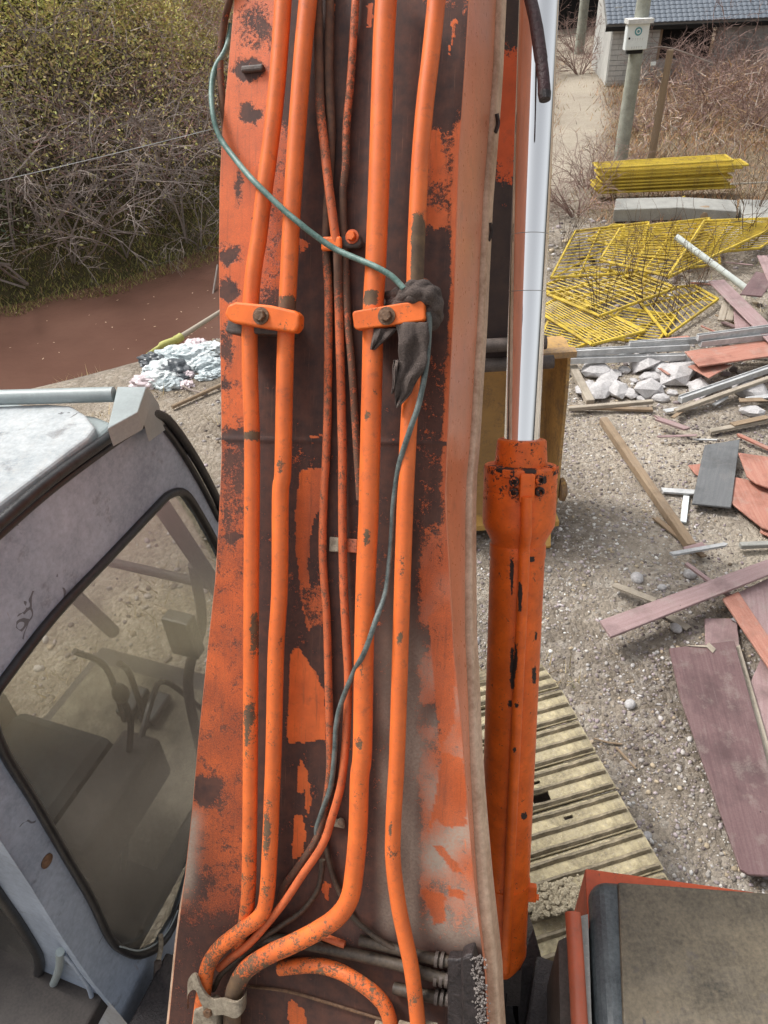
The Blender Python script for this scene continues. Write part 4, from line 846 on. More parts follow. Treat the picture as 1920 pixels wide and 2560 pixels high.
def plate_fields(x, y):
    """where the paint of the boom plate is worn away (1) or whole (0), where dust lies, and shade painted in for the foot recess"""
    w = np.ones_like(x) * .92; d = np.zeros_like(x)
    lw_ = tab(y, [0, 300, 800, 1100, 1110, 1500, 2250, 2330, 2560], [.33, .22, .26, .36, .62, .34, .40, .72, .70]); lb = tab(y, [0, 500, 1000, 1400, 2560], [700, 660, 628, 622, 615])  # lowest rows darken the flat foot in place of a shaded recess
    L1 = 1 - sstep(-12, 12, x - lb); w = w * (1 - L1) + lw_ * L1
    p2x = tab(y, [0, 300, 700, 2300], [770, 745, 722, 665]); mid = sstep(-10, 10, x - lb) * (1 - sstep(-10, 16, x - p2x)); mw = tab(y, [0, 280, 330, 720, 800, 1100, 2500], [.9, .9, .42, .42, .9, .80, .78]); w = w * (1 - mid) + mw * mid
    c_ = sstep(0, 20, x - p2x) * (1 - sstep(-15, 15, x - 1035)); cw = tab(y, [0, 1000, 1130, 1800, 2560], [.93, .90, .76, .74, .86]); w = w * (1 - c_) + cw * c_
    r_m = sstep(-15, 25, x - 1040); rw = tab(y, [0, 40, 120, 300, 340, 560, 600, 840, 900, 1100, 1200, 1300, 1450, 1700, 2200, 2330, 2400], [.66, .8, .88, .86, .46, .50, .86, .86, .66, .66, .60, .46, .30, .34, .36, .62, .95]); w = w * (1 - r_m) + rw * r_m
    edge = tab(y, ry_, rxx); e_ = sstep(26, 6, edge - x) * tab(y, [0, 300, 340, 1300, 2560], [.2, .25, .9, .9, .5]) if False else (1 - sm((edge - x - 3) / 16)) * tab(y, [0, 300, 340, 1300, 2300, 2330], [.2, .25, .85, .8, .4, 0]); w = w * (1 - e_) + .12 * e_
    eL = (1 - sm((x - tab(y, ly_, lxx) - 2) / 14)) * tab(y, [0, 1100, 1110, 2300], [.5, .5, .2, 0]); w = w * (1 - eL) + .25 * eL
    # dusty zone lower right, pale scrape lower left
    d += .80 * sstep(1500, 1950, y) * r_m * (1 - sstep(2300, 2400, y)) * (.55 + .9 * nz(x / 60., y / 80., 1.0))
    d += .45 * sstep(1250, 1500, y) * (1 - sstep(1800, 2000, y)) * r_m * (.3 + .6 * nz(x / 50., y / 60., 1.0, 2))
    d += 1.0 * np.exp(-((x - 470 - (2100 - y) * .10) / 26.) ** 2) * sstep(2000, 2060, y) * (1 - sstep(2180, 2290, y))
    d += .75 * sstep(1350, 1900, y) * sstep(930, 975, x) * (1 - r_m) * (1 - sstep(2280, 2380, y)) * (.8 + .3 * nz(x / 40., y / 90., 1.0))
    ch = lambda s_, o_: nz(x / s_, y / s_, 1.0, o_)
    # dark smudges on the left strip
    for (cx, cy, ax, ay, k) in ((620, 175, 45, 28, .9), (628, 285, 22, 28, .9), (598, 463, 14, 50, .6), (575, 640, 30, 26, .75), (572, 725, 24, 26, .85), (560, 965, 26, 22, .7), (590, 1090, 40, 22, 1), (510, 1980, 42, 38, .9), (495, 2210, 44, 40, .55), (640, 60, 40, 60, .5), (565, 860, 20, 40, .5),
                                (1080, 720, 40, 50, .3), (1090, 1290, 40, 60, .4), (1060, 1600, 26, 40, .5), (1095, 1790, 40, 36, .5), (590, 1345, 24, 10, .9)):
        x_, y_ = x + 9 * ch(17., cx * .1) + 4 * ch(5., 1), y + 12 * ch(21., cy * .1) + 4 * ch(6., 2)
        w = w + k * np.exp(-(((x_ - cx) / ax) ** 2 + ((y_ - cy) / ay) ** 2) ** 1.6) * (1 - w) * 1.0
    # surviving orange patches
    for poly, k in (([(750, 1175), (812, 1170), (812, 1260), (786, 1290), (775, 1340), (770, 1400), (778, 1500), (790, 1560), (770, 1580), (752, 1500), (742, 1400), (738, 1280)], .22), ([(745, 1480), (805, 1460), (808, 1560), (775, 1570)], .5),
                    ([(732, 1625), (748, 1618), (768, 1650), (792, 1690), (812, 1730), (812, 1850), (745, 1856), (722, 1860), (718, 1840), (724, 1760), (724, 1650)], .02),
                    ([(749, 1893), (768, 1925), (779, 2000), (764, 2045), (760, 1950), (755, 1982), (741, 1982)], .1), ([(738, 2039), (755, 2039), (766, 2100), (751, 2145), (731, 2152), (730, 2110)], .08),
                    ([(812, 2200), (826, 2210), (820, 2252), (803, 2230)], .15), ([(720, 2505), (735, 2495), (765, 2530), (790, 2700), (725, 2700)], .2),
                    ([(1050, 2225), (1110, 2235), (1118, 2300), (1085, 2312), (1072, 2270)], .2), ([(1120, 2215), (1165, 2235), (1160, 2250), (1125, 2245)], .25),
                    ([(1105, 1880), (1160, 1900), (1165, 2060), (1130, 2070), (1090, 2050), (1070, 2080), (1090, 1990)], .2), ([(1080, 2110), (1110, 2120), (1165, 2190), (1130, 2180)], .25),
                    ([(1070, 1540), (1125, 1500), (1140, 1800), (1100, 1880), (1085, 1700)], .28), ([(1075, 325), (1100, 320), (1100, 400), (1070, 390)], .2), ([(1068, 400), (1115, 380), (1110, 460), (1075, 450)], .3), ([(1070, 520), (1118, 505), (1118, 560), (1080, 575)], .3),
                    ([(918, 12), (935, 10), (932, 75), (918, 72)], .2), ([(820, 20), (835, 10), (832, 95), (824, 100)], .15), ([(1055, 690), (1075, 700), (1080, 725), (1058, 725)], .15),
                    ([(776, 1086), (808, 1088), (806, 1094), (776, 1092)], .1), ([(745, 595), (778, 605), (772, 620), (748, 640)], .35), ([(1130, 50), (1145, 48), (1128, 120), (1122, 140)], .3)):
        ins = inpoly(x + 3 * ch(14., 1), y + 5 * ch(18., 2), poly); w = np.where(ins, k, w); d = np.where(ins, d * .12, d)
    w = np.where((np.abs(y - 1103 - (x - 840) * .02) < 3.2), np.maximum(w, .97), w)
    st = .60 * L1 * sstep(1060, 1110, y) * (.8 + .35 * ch(60., 3)) + .16 * L1 * (1 - sstep(1060, 1110, y)) + .25 * (1 - L1) * sstep(1100, 1300, y) + .45 * sstep(2200, 2330, y) * L1
    st = st + .30 * mid * (1 - sstep(1060, 1110, y)) + .12
    for poly in ([(732, 1625), (748, 1618), (768, 1650), (812, 1730), (812, 1860), (718, 1860), (724, 1650)], [(735, 1880), (785, 1880), (785, 2160), (725, 2160)]):
        st = np.where(inpoly(x, y, poly), .0, st)
    return np.clip(w, 0, 1), np.clip(d, 0, 1), np.clip(st, 0, 1)
rows = 680; colsn = 130; yv = np.linspace(-520, 2700, rows); Lp = [BP(np.interp(a, ly_, lxx), a) for a in yv]; Rp = [BP(np.interp(a, ry_, rxx), a) for a in yv]
Lp = np.array(Lp); Rp = np.array(Rp); tt = np.linspace(0, 1, colsn)[None, :, None]; PV = Lp[:, None] * (1 - tt) + Rp[:, None] * tt
# plate relief: weld seam and slight dishing
q = PV.reshape(-1, 3) - CP; dd_ = q @ FW; pxx = 960 + FPX * (q @ RT) / dd_; pyy = 1280 - FPX * (q @ UP) / dd_
wv_, dv_, sv_ = plate_fields(pxx, pyy)
rel = .0022 * np.exp(-((pyy - 1103 - (pxx - 840) * .02) / 6.) ** 2) + .0012 * nz(pxx / 150, pyy / 200, 1.)
PV = PV.reshape(-1, 3) + rel[:, None] * BN
idx = np.arange(rows * colsn).reshape(rows, colsn); F = np.stack([idx[:-1, :-1], idx[1:, :-1], idx[1:, 1:], idx[:-1, 1:]], -1).reshape(-1, 4)
boom = mk('boom', PV, F.tolist(), M_plate, EX, True, {'wear': wv_, 'dust': dv_, 'stain': sv_, 'gu': (PV - BC) @ BL, 'gv': (PV - BC) @ BW})
# box sides, bottom plate with projecting flange
def sdep(y): return float(np.interp(y, [-520, 0, 1100, 1500, 1900, 2300, 2700], [.31, .31, .27, .165, .065, .018, .015]))
def side_strip(name, E_, outw, depth, mat, n0=40):
    ii = np.linspace(0, rows - 1, n0).astype(int); E_ = E_[ii]; V = []
    for e, yy in zip(E_, yv[ii]):
        depth = sdep(yy)
        V += [e + outw * .0015 - BN * .001, e + outw * .0015 - BN * depth, e - outw * .015 - BN * depth, e - outw * .015 - BN * .001]
    F = []
    for i in range(n0 - 1):
        for j in range(4): k = (j + 1) % 4; F.append((i * 4 + j, i * 4 + k, (i + 1) * 4 + k, (i + 1) * 4 + j))
    return mk(name, V, F, mat, boom, False, {'wear': np.full(len(V), .0), 'dust': np.full(len(V), .10)})
bev(side_strip('side_plate', Rp, BW, .29, M_side), .0025, 2); side_strip('side_plate', Lp, -BW, .29, M_side)
ii = np.linspace(0, rows - 1, 40).astype(int); V = []
for l_, r2, yy in zip(Lp[ii], Rp[ii], yv[ii]):
    dp = sdep(yy) + .002; ow = float(np.interp(yy, [1100, 1900, 2300], [.014, .016, .024])); th_ = float(np.interp(yy, [1100, 1900], [.045, .055]))
    V += [l_ - BW * .02 - BN * dp, r2 + BW * ow - BN * dp, r2 + BW * (ow + .006) - BN * (dp + th_), l_ - BW * .02 - BN * (dp + th_)]
F = [(i * 4 + j, i * 4 + (j + 1) % 4, (i + 1) * 4 + (j + 1) % 4, (i + 1) * 4 + j) for i in range(39) for j in range(4)]
bev(mk('bottom_flange', V, F, M_flange, boom), .009, 3)
V = []
for l_, r2 in zip(Lp[ii], Rp[ii]): V += [l_ + BW * .14 - BN * .01, r2 - BW * .14 - BN * .01, r2 - BW * .14 - BN * .36, l_ + BW * .14 - BN * .36]
mk('inner_box', V, F, M_dirtmetal, boom)
for y in (150, 480):                              # dark lugs on the flange edge
    e = BP(np.interp(y, ry_, rxx), y); v, f = tubev(cr([e + BW * .016 - BN * .31 + BL * .02, e + BW * .020 - BN * .315, e + BW * .016 - BN * .31 - BL * .02], 4), .005, 6); mk('lug', v, f, M_black, boom)
bev(mk('weld_tab', boxv(BP(632, 172, .005), BW * .05, BL * .013, BN * .012), BOXF, M_dirtmetal, boom), .004)
# ---- pipes on the boom
def bpath(pts): return cr([BP(x, y, h) for x, y, h in pts], 7)
def pipe(name, pts, r, mat, wear, label=None, sides=18, spots=(), parent=None, dust=.10):
    P = bpath(pts); P = cr(P[::3], 5) if False else P; v, f = tubev(P, r, sides); 
    x_, y_ = PX(P[0]); pxy = np.array([PX(p) for p in v]) if spots else None
    w_ = np.full(len(v), wear) if np.isscalar(wear) else np.interp(np.array([PX(p)[1] for p in v]), wear[0], wear[1])
    if spots:
        for cx, cy, ax, ay, k in spots: w_ = w_ + k * np.exp(-((pxy[:, 0] - cx) / ax) ** 4 - ((pxy[:, 1] - cy) / ay) ** 4)
    o_ = mk(name, v, f, mat, parent or boom, True, {'wear': w_, 'dust': np.full(len(v), dust)})
    if label: o_['label'] = label
    return o_
def dens(pts, n_=4):
    """insert intermediate points so spots have vertices to live on"""
    out = []
    for a, b in zip(pts[:-1], pts[1:]):
        for t in np.linspace(0, 1, n_, endpoint=False): out.append(tuple(a[i] * (1 - t) + b[i] * t for i in range(3)))
    return out + [pts[-1]]
H1 = .048
P1 = [(712, -80, H1), (708, 0, H1), (695, 183, H1), (681, 321, H1), (660, 485, H1), (647, 595, H1), (633, 687, H1), (625, 800, H1), (625, 930, H1), (630, 1091, H1), (630, 1240, H1), (628, 1500, H1), (626, 1877, H1), (624, 2100, H1), (621, 2230, .040), (612, 2310, .022), (596, 2380, .015)]
pipe('hydraulic_pipe', P1, .0168, M_pipe, ([0, 1100, 1500, 1800, 2000, 2300], [.12, .10, .10, .20, .26, .38]), None, 18, [(638, 1580, 13, 34, .75), (632, 1640, 8, 20, .6), (622, 1801, 22, 20, .8), (617, 1850, 6, 30, .5), (617, 1270, 5, 22, .5), (626, 1090, 26, 14, .8)])
P2 = [(774, -80, H1), (770, 0, H1), (757, 137, H1), (743, 321, H1), (731, 504, H1), (722, 687, H1), (715, 833, H1), (711, 987, H1), (707, 1180, H1), (701, 1240, H1), (699, 1471, H1), (690, 1626, H1), (684, 1877, H1), (680, 1987, H1), (675, 2113, H1), (667, 2240, H1), (650, 2290, H1), (599, 2330, H1), (548, 2371, H1), (520, 2415, H1), (511, 2470, H1), (499, 2556, .045), (490, 2660, .04)]
pipe('hydraulic_pipe', P2, .0178, M_pipe, ([0, 1100, 1900, 2250, 2400, 2560], [.08, .12, .22, .30, .42, .25]), None, 18, [(702, 1165, 10, 26, .45), (722, 760, 30, 18, .7), (668, 2080, 8, 60, .4), (700, 1600, 8, 18, .4)])
P3 = [(968, -80, .052), (965, 0, .052), (958, 137, .052), (949, 412, .052), (940, 641, .052), (935, 733, .052), (933, 780, .052), (931, 910, .052), (927, 1064, .052), (923, 1219, .052), (921, 1300, .052), (915, 1433, .052), (910, 1626, .052), (906, 1877, .052), (899, 1944, .052), (895, 2071, .052), (886, 2176, .052), (874, 2245, .052), (845, 2290, .052), (798, 2324, .052), (734, 2358, .052), (671, 2387, .052), (616, 2424, .050), (591, 2465, .048), (583, 2500, .046), (578, 2600, .04)]
pipe('hydraulic_pipe', P3, .0208, M_pipe, ([0, 1100, 2200, 2330, 2420, 2480, 2500], [.08, .10, .16, .34, .48, .75, .95]), 'thicker orange pipe right of the thin pipes', 20, [(926, 742, 20, 20, .7), (940, 975, 13, 16, .4), (917, 1038, 8, 10, .6), (916, 1345, 8, 18, .7), (896, 1500, 6, 40, .3), (905, 1660, 6, 60, .25), (896, 1850, 10, 20, .5)])
P4 = [(1095, -80, H1), (1091, 0, H1), (1077, 137, H1), (1061, 275, H1), (1050, 412, H1), (1043, 550, H1), (1038, 687, H1), (1038, 800, H1), (1034, 900, H1), (1029, 960, H1), (1022, 1064, H1), (1018, 1142, H1), (1013, 1250, H1), (1008, 1394, H1), (1002, 1587, H1), (993, 1877, H1), (987, 1987, H1), (983, 2071, H1), (983, 2155, H1), (996, 2261, H1), (1013, 2345, H1), (1030, 2430, H1), (1044, 2552, H1), (1052, 2660, H1)]
p4o = pipe('hydraulic_pipe', P4, .0170, M_pipe, .09, 'orange pipe nearest the right edge with a bare grey patch', 18, [(1046, 640, 17, 95, 1.4), (1005, 1420, 8, 40, .35), (1000, 1597, 6, 12, .5), (977, 2075, 6, 20, .6), (985, 2130, 24, 26, .35), (1030, 2500, 20, 60, .2)])
P5 = [(700, 2420, .020), (781, 2413, .026), (840, 2425, .032), (890, 2451, .036), (933, 2482, .038), (964, 2520, .038), (980, 2580, .036), (984, 2660, .03)]
pipe('hydraulic_pipe', P5, .0165, M_pipe, ([2400, 2440, 2500, 2560], [.42, .40, .36, .25]), 'short orange pipe curving down at the boom foot')
# thin pipes
pipe('thin_pipe', [(825, -80, .012), (825, 0, .012), (823, 183, .012), (828, 321, .011), (824, 440, .010), (817, 545, .012), (816, 632, .014), (821, 720, .014), (821, 833, .014), (819, 1026, .014), (815, 1142, .014), (809, 1257, .014), (807, 1394, .014), (817, 1549, .014), (821, 1703, .014), (825, 1877, .014), (822, 1960, .014), (803, 2062, .012), (785, 2109, .012), (745, 2168, .012), (712, 2215, .011), (700, 2260, .008)],
     .0088, M_thin, ([0, 600, 700, 1700, 2050, 2100], [.92, .85, .45, .35, .6, .7]), None, 12)
pipe('thin_pipe', [(795, -80, .018), (795, 0, .018), (798, 183, .020), (801, 275, .024), (811, 366, .028), (821, 458, .030), (835, 565, .030), (844, 640, .024), (846, 720, .018), (848, 794, .016), (852, 949, .016), (856, 1142, .016), (856, 1257, .016), (858, 1433, .018), (865, 1587, .022), (871, 1703, .026), (867, 1819, .030), (862, 1885, .032), (852, 1965, .034), (831, 2041, .036), (806, 2113, .038), (755, 2189, .040), (713, 2252, .042), (662, 2316, .040), (620, 2362, .036), (578, 2394, .03), (548, 2420, .02)],
     .0092, M_thin, ([0, 210, 260, 600, 650, 800, 2000, 2600], [.95, .90, .55, .30, .85, .40, .30, .30]), None, 12)
pipe('thin_pipe', [(891, -80, .014), (889, 0, .014), (882, 115, .014), (876, 206, .014), (866, 321, .014), (864, 412, .014), (857, 481, .014), (859, 573, .014), (863, 640, .012), (869, 794, .012), (879, 910, .012), (886, 1026, .011), (892, 1122, .010), (900, 1250, .010)],
     .0078, M_thin, ([0, 100, 400, 500, 650, 800, 1100], [.45, .4, .55, .85, .8, .6, .6]), None, 12)
# hoses / cables fixed on the boom foot
pipe('rubber_hose', [(806, 2080, .010), (816, 2122, .012), (828, 2172, .012), (846, 2223, .012), (880, 2290, .012), (916, 2324, .014), (958, 2356, .014), (1000, 2378, .012)], .0062, M_grayhose, 0, None, 10)
pipe('rubber_hose', [(806, 2150, .014), (804, 2180, .016), (793, 2227, .018), (757, 2276, .020), (705, 2313, .022), (660, 2343, .022), (610, 2385, .022), (575, 2415, .022), (550, 2440, .022), (533, 2475, .024)], .0066, M_grayhose, 0, None, 10)
pipe('rubber_hose', [(640, 2350, .010), (700, 2350, .016), (785, 2364, .016), (882, 2385, .016), (1000, 2413, .016), (1060, 2432, .018), (1135, 2452, .018)], .013, M_grayhose, 0, None, 12)
pipe('rubber_hose', [(900, 2350, .006), (1000, 2375, .008), (1060, 2392, .010), (1140, 2408, .012)], .012, M_grayhose, 0, None, 12)
pipe('rubber_hose', [(985, 2470, .006), (1060, 2488, .010), (1140, 2500, .012)], .013, M_grayhose, 0, None, 12)
pipe('rusty_wire', [(620, 2466, .006), (715, 2478, .008), (810, 2504, .008), (900, 2532, .006), (960, 2550, .006)], .0035, M_bolt, 0, None, 6)
pipe('pipe_stub', [(800, 2338, .012), (835, 2352, .014), (862, 2362, .014)], .0085, M_thin, .1, 'short bright orange stub behind the thick pipe bend', 12)
for x0, y0, n_ in ((1090, 2445, 3), (1092, 2398, 2), (1092, 2492, 3)):
    for k in range(n_):
        a = BP(x0 + k * 14, y0 + k * 2, .017 if y0 > 2400 else .012); v, f = tubev([a - BW * .0035, a + BW * .0035], .0165, 14); mk('hose_crimp', v, f, M_dirtmetal, boom, True)
# dark greasy foot brackets right
v, f = prism([BP(1125, 2375, .004), BP(1125, 2700, .004), BP(1180, 2700, .004), BP(1165, 2375, .004)], BN * .03); bev(mk('foot_bracket', v, f, M_black, boom), .004)
v, f = prism([BP(1160, 2360, .004), BP(1168, 2700, .004), BP(1232, 2700, .004), BP(1200, 2400, .004), BP(1190, 2350, .004)], BN * .045); bev(mk('foot_bracket', v, f, M_black, boom), .006)
R = np.random.RandomState(4); B = MB()
for i in range(260):
    y = R.uniform(2390, 2600); x = 1196 + (y - 2390) * .07 + R.normal() * 9
    p = BP(x, y, .05 + R.uniform(0, .004)); v, f = rock(p, (.0026, .0026, .0016) * R.uniform(.5, 1.4, 3), i, ICO1, .3); B.add(v, f)
g_ = B.mk('grease_crust', simple('pale_grease', (.16, .13, .12), .7, var=.5, scale=60, col2=(.24, .21, .19)), boom); g_['kind'] = 'stuff'
# ---- clamps
def clamp(pts, h0, h1, mat, bolt=None, boltr=.012, label=None, wear=.14):
    v, f = prism([BP(x, y, h0) for x, y in pts], BN * (h1 - h0))
    o_ = bev(mk('pipe_clamp', v, [q_[::-1] for q_ in f], mat, boom, False, {'wear': np.full(len(v), wear)}), .005, 3)
    if label: o_['label'] = label
    if bolt:
        c_ = BP(*bolt, h1); v, f = lathe([(0, boltr * 1.5), (.003, boltr * 1.5)], c_, BN, BL, 20); mk('washer', v, f, M_bolt, o_)
        v, f = hexbolt(c_ + BN * .003, BN, boltr, .009, BL); mk('bolt', v, f, M_bolt, o_)
    return o_
clamp([(588, 806), (578, 792), (586, 768), (606, 760), (690, 768), (752, 782), (763, 792), (761, 822), (750, 836), (680, 826), (600, 812)], .058, .088, M_pipe, (653, 790), .0115, 'orange clamp over the two left pipes', .16)
clamp([(591, 836), (606, 842), (680, 842), (748, 846), (746, 800), (604, 790)], .004, .057, M_dirtmetal)
clamp([(890, 790), (893, 782), (1000, 764), (1062, 755), (1068, 760), (1070, 800), (1064, 806), (980, 818), (900, 828), (894, 822)], .062, .086, M_pipe, (967, 790), .0115, 'orange clamp over the two right pipes with the rag', .2)
clamp([(905, 830), (1060, 808), (1056, 775), (905, 795)], .004, .061, M_dirtmetal)
clamp([(806, 594), (856, 592), (858, 622), (848, 628), (806, 630)], .026, .036, M_pipe, None, .008, 'small orange clamp over the thin pipes')
clamp([(852, 594), (905, 590), (912, 612), (905, 624), (862, 626)], .004, .022, M_dirtmetal)
c_ = BP(881, 592, .022); v, f = lathe([(0, .014), (.003, .014)], c_, BN, BL, 20); mk('washer', v, f, M_thin, boom)
v, f = hexbolt(c_ + BN * .003, BN, .0098, .010, BL); mk('bolt', v, f, M_pipe, boom, False, {'wear': np.full(18, .25)})
bev(mk('bracket_plate', boxv(BP(836, 1361, .005), BW * .022, BL * .032, BN * .006), BOXF, M_clampg, boom), .002)['label'] = 'pale bare metal bracket plate'
bev(mk('bracket_plate', boxv(BP(880, 1364, .005), BW * .024, BL * .030, BN * .006), BOXF, M_side, boom, False, {'wear': np.full(8, .3)}), .002)
bev(mk('bracket_plate', boxv(BP(836, 2056, .008), BW * .05, BL * .018, BN * .008), BOXF, M_clampg, boom), .003)
v, f = hexbolt(BP(853, 2052, .013), BN, .008, .008, BL); mk('bolt', v, f, M_clampg, boom)
# U clamp at lower left and its bolt
U1 = [BP(x, y, h) for x, y, h in ((470, 2500, .02), (472, 2462, .062), (490, 2450, .078), (505, 2485, .078), (528, 2512, .074), (560, 2512, .076), (590, 2520, .08), (610, 2505, .068), (615, 2490, .03))]
P = cr(U1, 5); V = []; n_ = len(P)
for p in P: V += [p + BL * .016 + BN * .003, p - BL * .024 + BN * .003, p - BL * .024 - BN * .004, p + BL * .016 - BN * .004]
F = [(i * 4 + j, i * 4 + (j + 1) % 4, (i + 1) * 4 + (j + 1) % 4, (i + 1) * 4 + j) for i in range(n_ - 1) for j in range(4)] + [(3, 2, 1, 0), tuple((n_ - 1) * 4 + k for k in range(4))]
uc = bev(mk('pipe_clamp', V, F, M_clampg, boom), .003, 2); uc['label'] = 'rusty grey saddle clamp at the foot of the left pipes'
v, f = prism([BP(x, y, .03) for x, y in ((505, 2495), (545, 2482), (566, 2500), (560, 2545), (575, 2700), (500, 2700), (500, 2540))], BN * .042); bev(mk('clamp_base', v, [q_[::-1] for q_ in f], M_clampg, uc), .006)
c_ = BP(523, 2527, .073); v, f = lathe([(0, .016), (.003, .016)], c_, BN, BL, 20); mk('washer', v, f, M_clampg, uc); v, f = hexbolt(c_ + BN * .003, BN, .011, .009, BL); mk('bolt', v, f, M_bolt, uc)
for x in (950, 1010, 1075):
    bev(mk('clamp_edge', boxv(BP(x, 2575, .05), BW * .03, BL * .02, BN * .03), BOXF, M_clampg, boom), .003)
# hose running at the upper left edge
v, f = tubev(cr([BP(590, -60, .01), BP(572, 8, .0), BP(560, 60, -.02), BP(551, 130, -.02), BP(551, 190, -.01), BP(556, 250, -.005), BP(562, 320, -.01), BP(566, 400, -.03)], 6), .0075, 12)
mk('edge_hose', v, f, M_thin, boom, True, {'wear': np.full(len(v), .72)})['label'] = 'dark red hose hugging the upper left edge'

# ---- stick behind, with bucket
SB0 = U(1300, 880, 5.0); SB0 = np.array([SB0[0], SB0[1], SB0[2]])
stx = np.array([1, .0, 0]) * .30; sty = np.array([0, .5, 0])
bot = np.array([SB0[0] - .13, SB0[1] + .1, SB0[2]]); top = bot + np.array([-.12, .2, 4.2])
V = []
for i in range(60):
    t = i / 59; c_ = bot * (1 - t) + top * t
    V += [c_ - stx / 2 - sty / 2, c_ + stx / 2 - sty / 2, c_ + stx / 2 + sty / 2, c_ - stx / 2 + sty / 2]
F = [(i * 4 + j, i * 4 + (j + 1) % 4, (i + 1) * 4 + (j + 1) % 4, (i + 1) * 4 + j) for i in range(59) for j in range(4)] + [(3, 2, 1, 0)]
pp = [PX(p) for p in V]; wv_ = [.12 if 90 < y < 470 and 0 else .9 for x, y in pp]
wv_ = np.array([.9 - .72 * math.exp(-((y - 280) / 165.) ** 4) for x, y in pp])
stick = bev(mk('stick', V, F, M_stick, EX, False, {'wear': wv_}), .01); stick['label'] = 'dark worn arm with an orange patch behind the boom'
for k, (dz, ww) in enumerate(((.02, .62), (.16, .5))):
    v, f = tubev([bot + np.array([-ww / 2, -.3, dz]), bot + np.array([ww / 2, -.3, dz])], .045, 14); mk('linkage_pin', v, f, M_dirtmetal, stick, True)
# bucket: mouth toward the machine
mzb = np.array([0, 0, 1.0]); TR_ = PLN(1424, 884, (0, 4.75, 0), np.array([0, 1., 0])); zt = TR_[2]; xr = TR_[0]; xl = xr - 1.15; y0 = 4.75
BR_ = G(1400, 1300, .12)
prof_ = [(0.0, zt), (.16, zt + .01), (.34, zt - .08), (.46, zt - .35), (.46, zt - .75), (.32, .22), (.10, .12), (-.12, .12)]
pr = cr([(a, b, 0) for a, b in prof_], 4)[:, :2]; B = MB(); n_ = len(pr); V = []
for a, z in pr: V += [(xl, y0 + a, z), (xr, y0 + a, z)]
nn2 = np.gradient(pr, axis=0); nn2 = np.stack([nn2[:, 1], -nn2[:, 0]], 1); nn2 /= np.linalg.norm(nn2, axis=1)[:, None]
for (a, z), m_ in zip(pr, nn2): V += [(xl, y0 + a - m_[0] * .03, z - m_[1] * .03), (xr, y0 + a - m_[0] * .03, z - m_[1] * .03)]
F = [(2 * i, 2 * i + 1, 2 * i + 3, 2 * i + 2) for i in range(n_ - 1)] + [(2 * n_ + 2 * i, 2 * n_ + 2 * i + 2, 2 * n_ + 2 * i + 3, 2 * n_ + 2 * i + 1) for i in range(n_ - 1)]
F += [(0, 2 * n_, 2 * n_ + 1, 1), (2 * n_ - 2, 2 * n_ - 1, 4 * n_ - 1, 4 * n_ - 2)]
wv_ = np.array([.30 if .3 < (v_[1] - y0) else .25 for v_ in V]); bucket = mk('bucket', V, F, M_bucket, EX, True, {'wear': wv_, 'dust': np.full(len(V), .25)})
for x_ in (xl, xr):
    poly = [np.array([x_ - .011, y0 + a, z]) for a, z in pr] + [np.array([x_ - .011, y0 - .14, .35]), np.array([x_ - .011, y0 - .05, zt - .3])]
    v, f = prism(poly, np.array([.022, 0, 0])); mk('side_wall', v, f, M_bucket, bucket, False, {'wear': np.full(len(v), .36), 'dust': np.full(len(v), .2)})
mk('top_lip', boxv((xl / 2 + xr / 2, y0 - .02, zt + .02), (1.22, 0, 0), (0, .08, 0), (0, 0, .045)), BOXF, M_bucket, bucket, False, {'wear': np.full(8, .4), 'dust': np.full(8, .5)})
mk('cutting_edge', boxv((xl / 2 + xr / 2, y0 - .14, .14), (1.2, 0, 0), (0, .14, 0), (0, 0, .05)), BOXF, M_bucket, bucket, False, {'wear': np.full(8, .2)})
for k in range(4):
    x_ = xl + .1 + k * .316; q_ = np.array([x_, y0 - .2, .12]); v = [q_ + [-.06, 0, -.04], q_ + [.06, 0, -.04], q_ + [.06, 0, .04], q_ + [-.06, 0, .04], q_ + [-.035, -.17, -.09], q_ + [.035, -.17, -.09], q_ + [.035, -.17, -.07], q_ + [-.035, -.17, -.07]]
    mk('tooth', v, BOXF, M_bucket, bucket, False, {'wear': np.full(8, .2)})
cc_ = PLN(1412, 1200, (xr + .03, 0, 0), MZ * 0 + np.array([1., 0, 0])) if False else np.array([xr + .02, y0 - .12, .42])
v, f = lathe([(0, .09), (.03, .095), (.05, .06), (.055, .0)], cc_, np.array([1., 0, 0]), MZ, 20); mk('side_cutter', v, f, M_bucket, bucket, True, {'wear': np.full(len(v), .6)})

# ---- boom cylinder
def CL(y):
    return U(np.interp(y, [-200, 0, 1060, 1330, 1900, 2400], [1362, 1359, 1306, 1295, 1278, 1262]), y, np.interp(y, [-200, 0, 1060, 1330, 1900, 2400], [1.53, 1.57, 1.79, 1.845, 1.975, 2.095]))
c0_, c1_ = CL(2400), CL(0); CA = (c1_ - c0_); CLn = np.linalg.norm(CA); CA /= CLn
CO = CL(1060); e1 = -FW - CA * (-FW @ CA); e1 /= np.linalg.norm(e1); e2 = np.cross(CA, e1)
def axp(y):  # distance along axis of the point seen at image row y
    a = CO; # solve
    lo, hi = -2.5, 2.0
    for _ in range(40):
        m0 = (lo + hi) / 2
        if PX(CO + CA * m0)[1] > y: lo = m0
        else: hi = m0
    return (lo + hi) / 2
cyl = None
tB, tC, tH, tH2, tN, tE = axp(2400), axp(1098), axp(1160), axp(1330), axp(1360), axp(2380)
rr = .0690
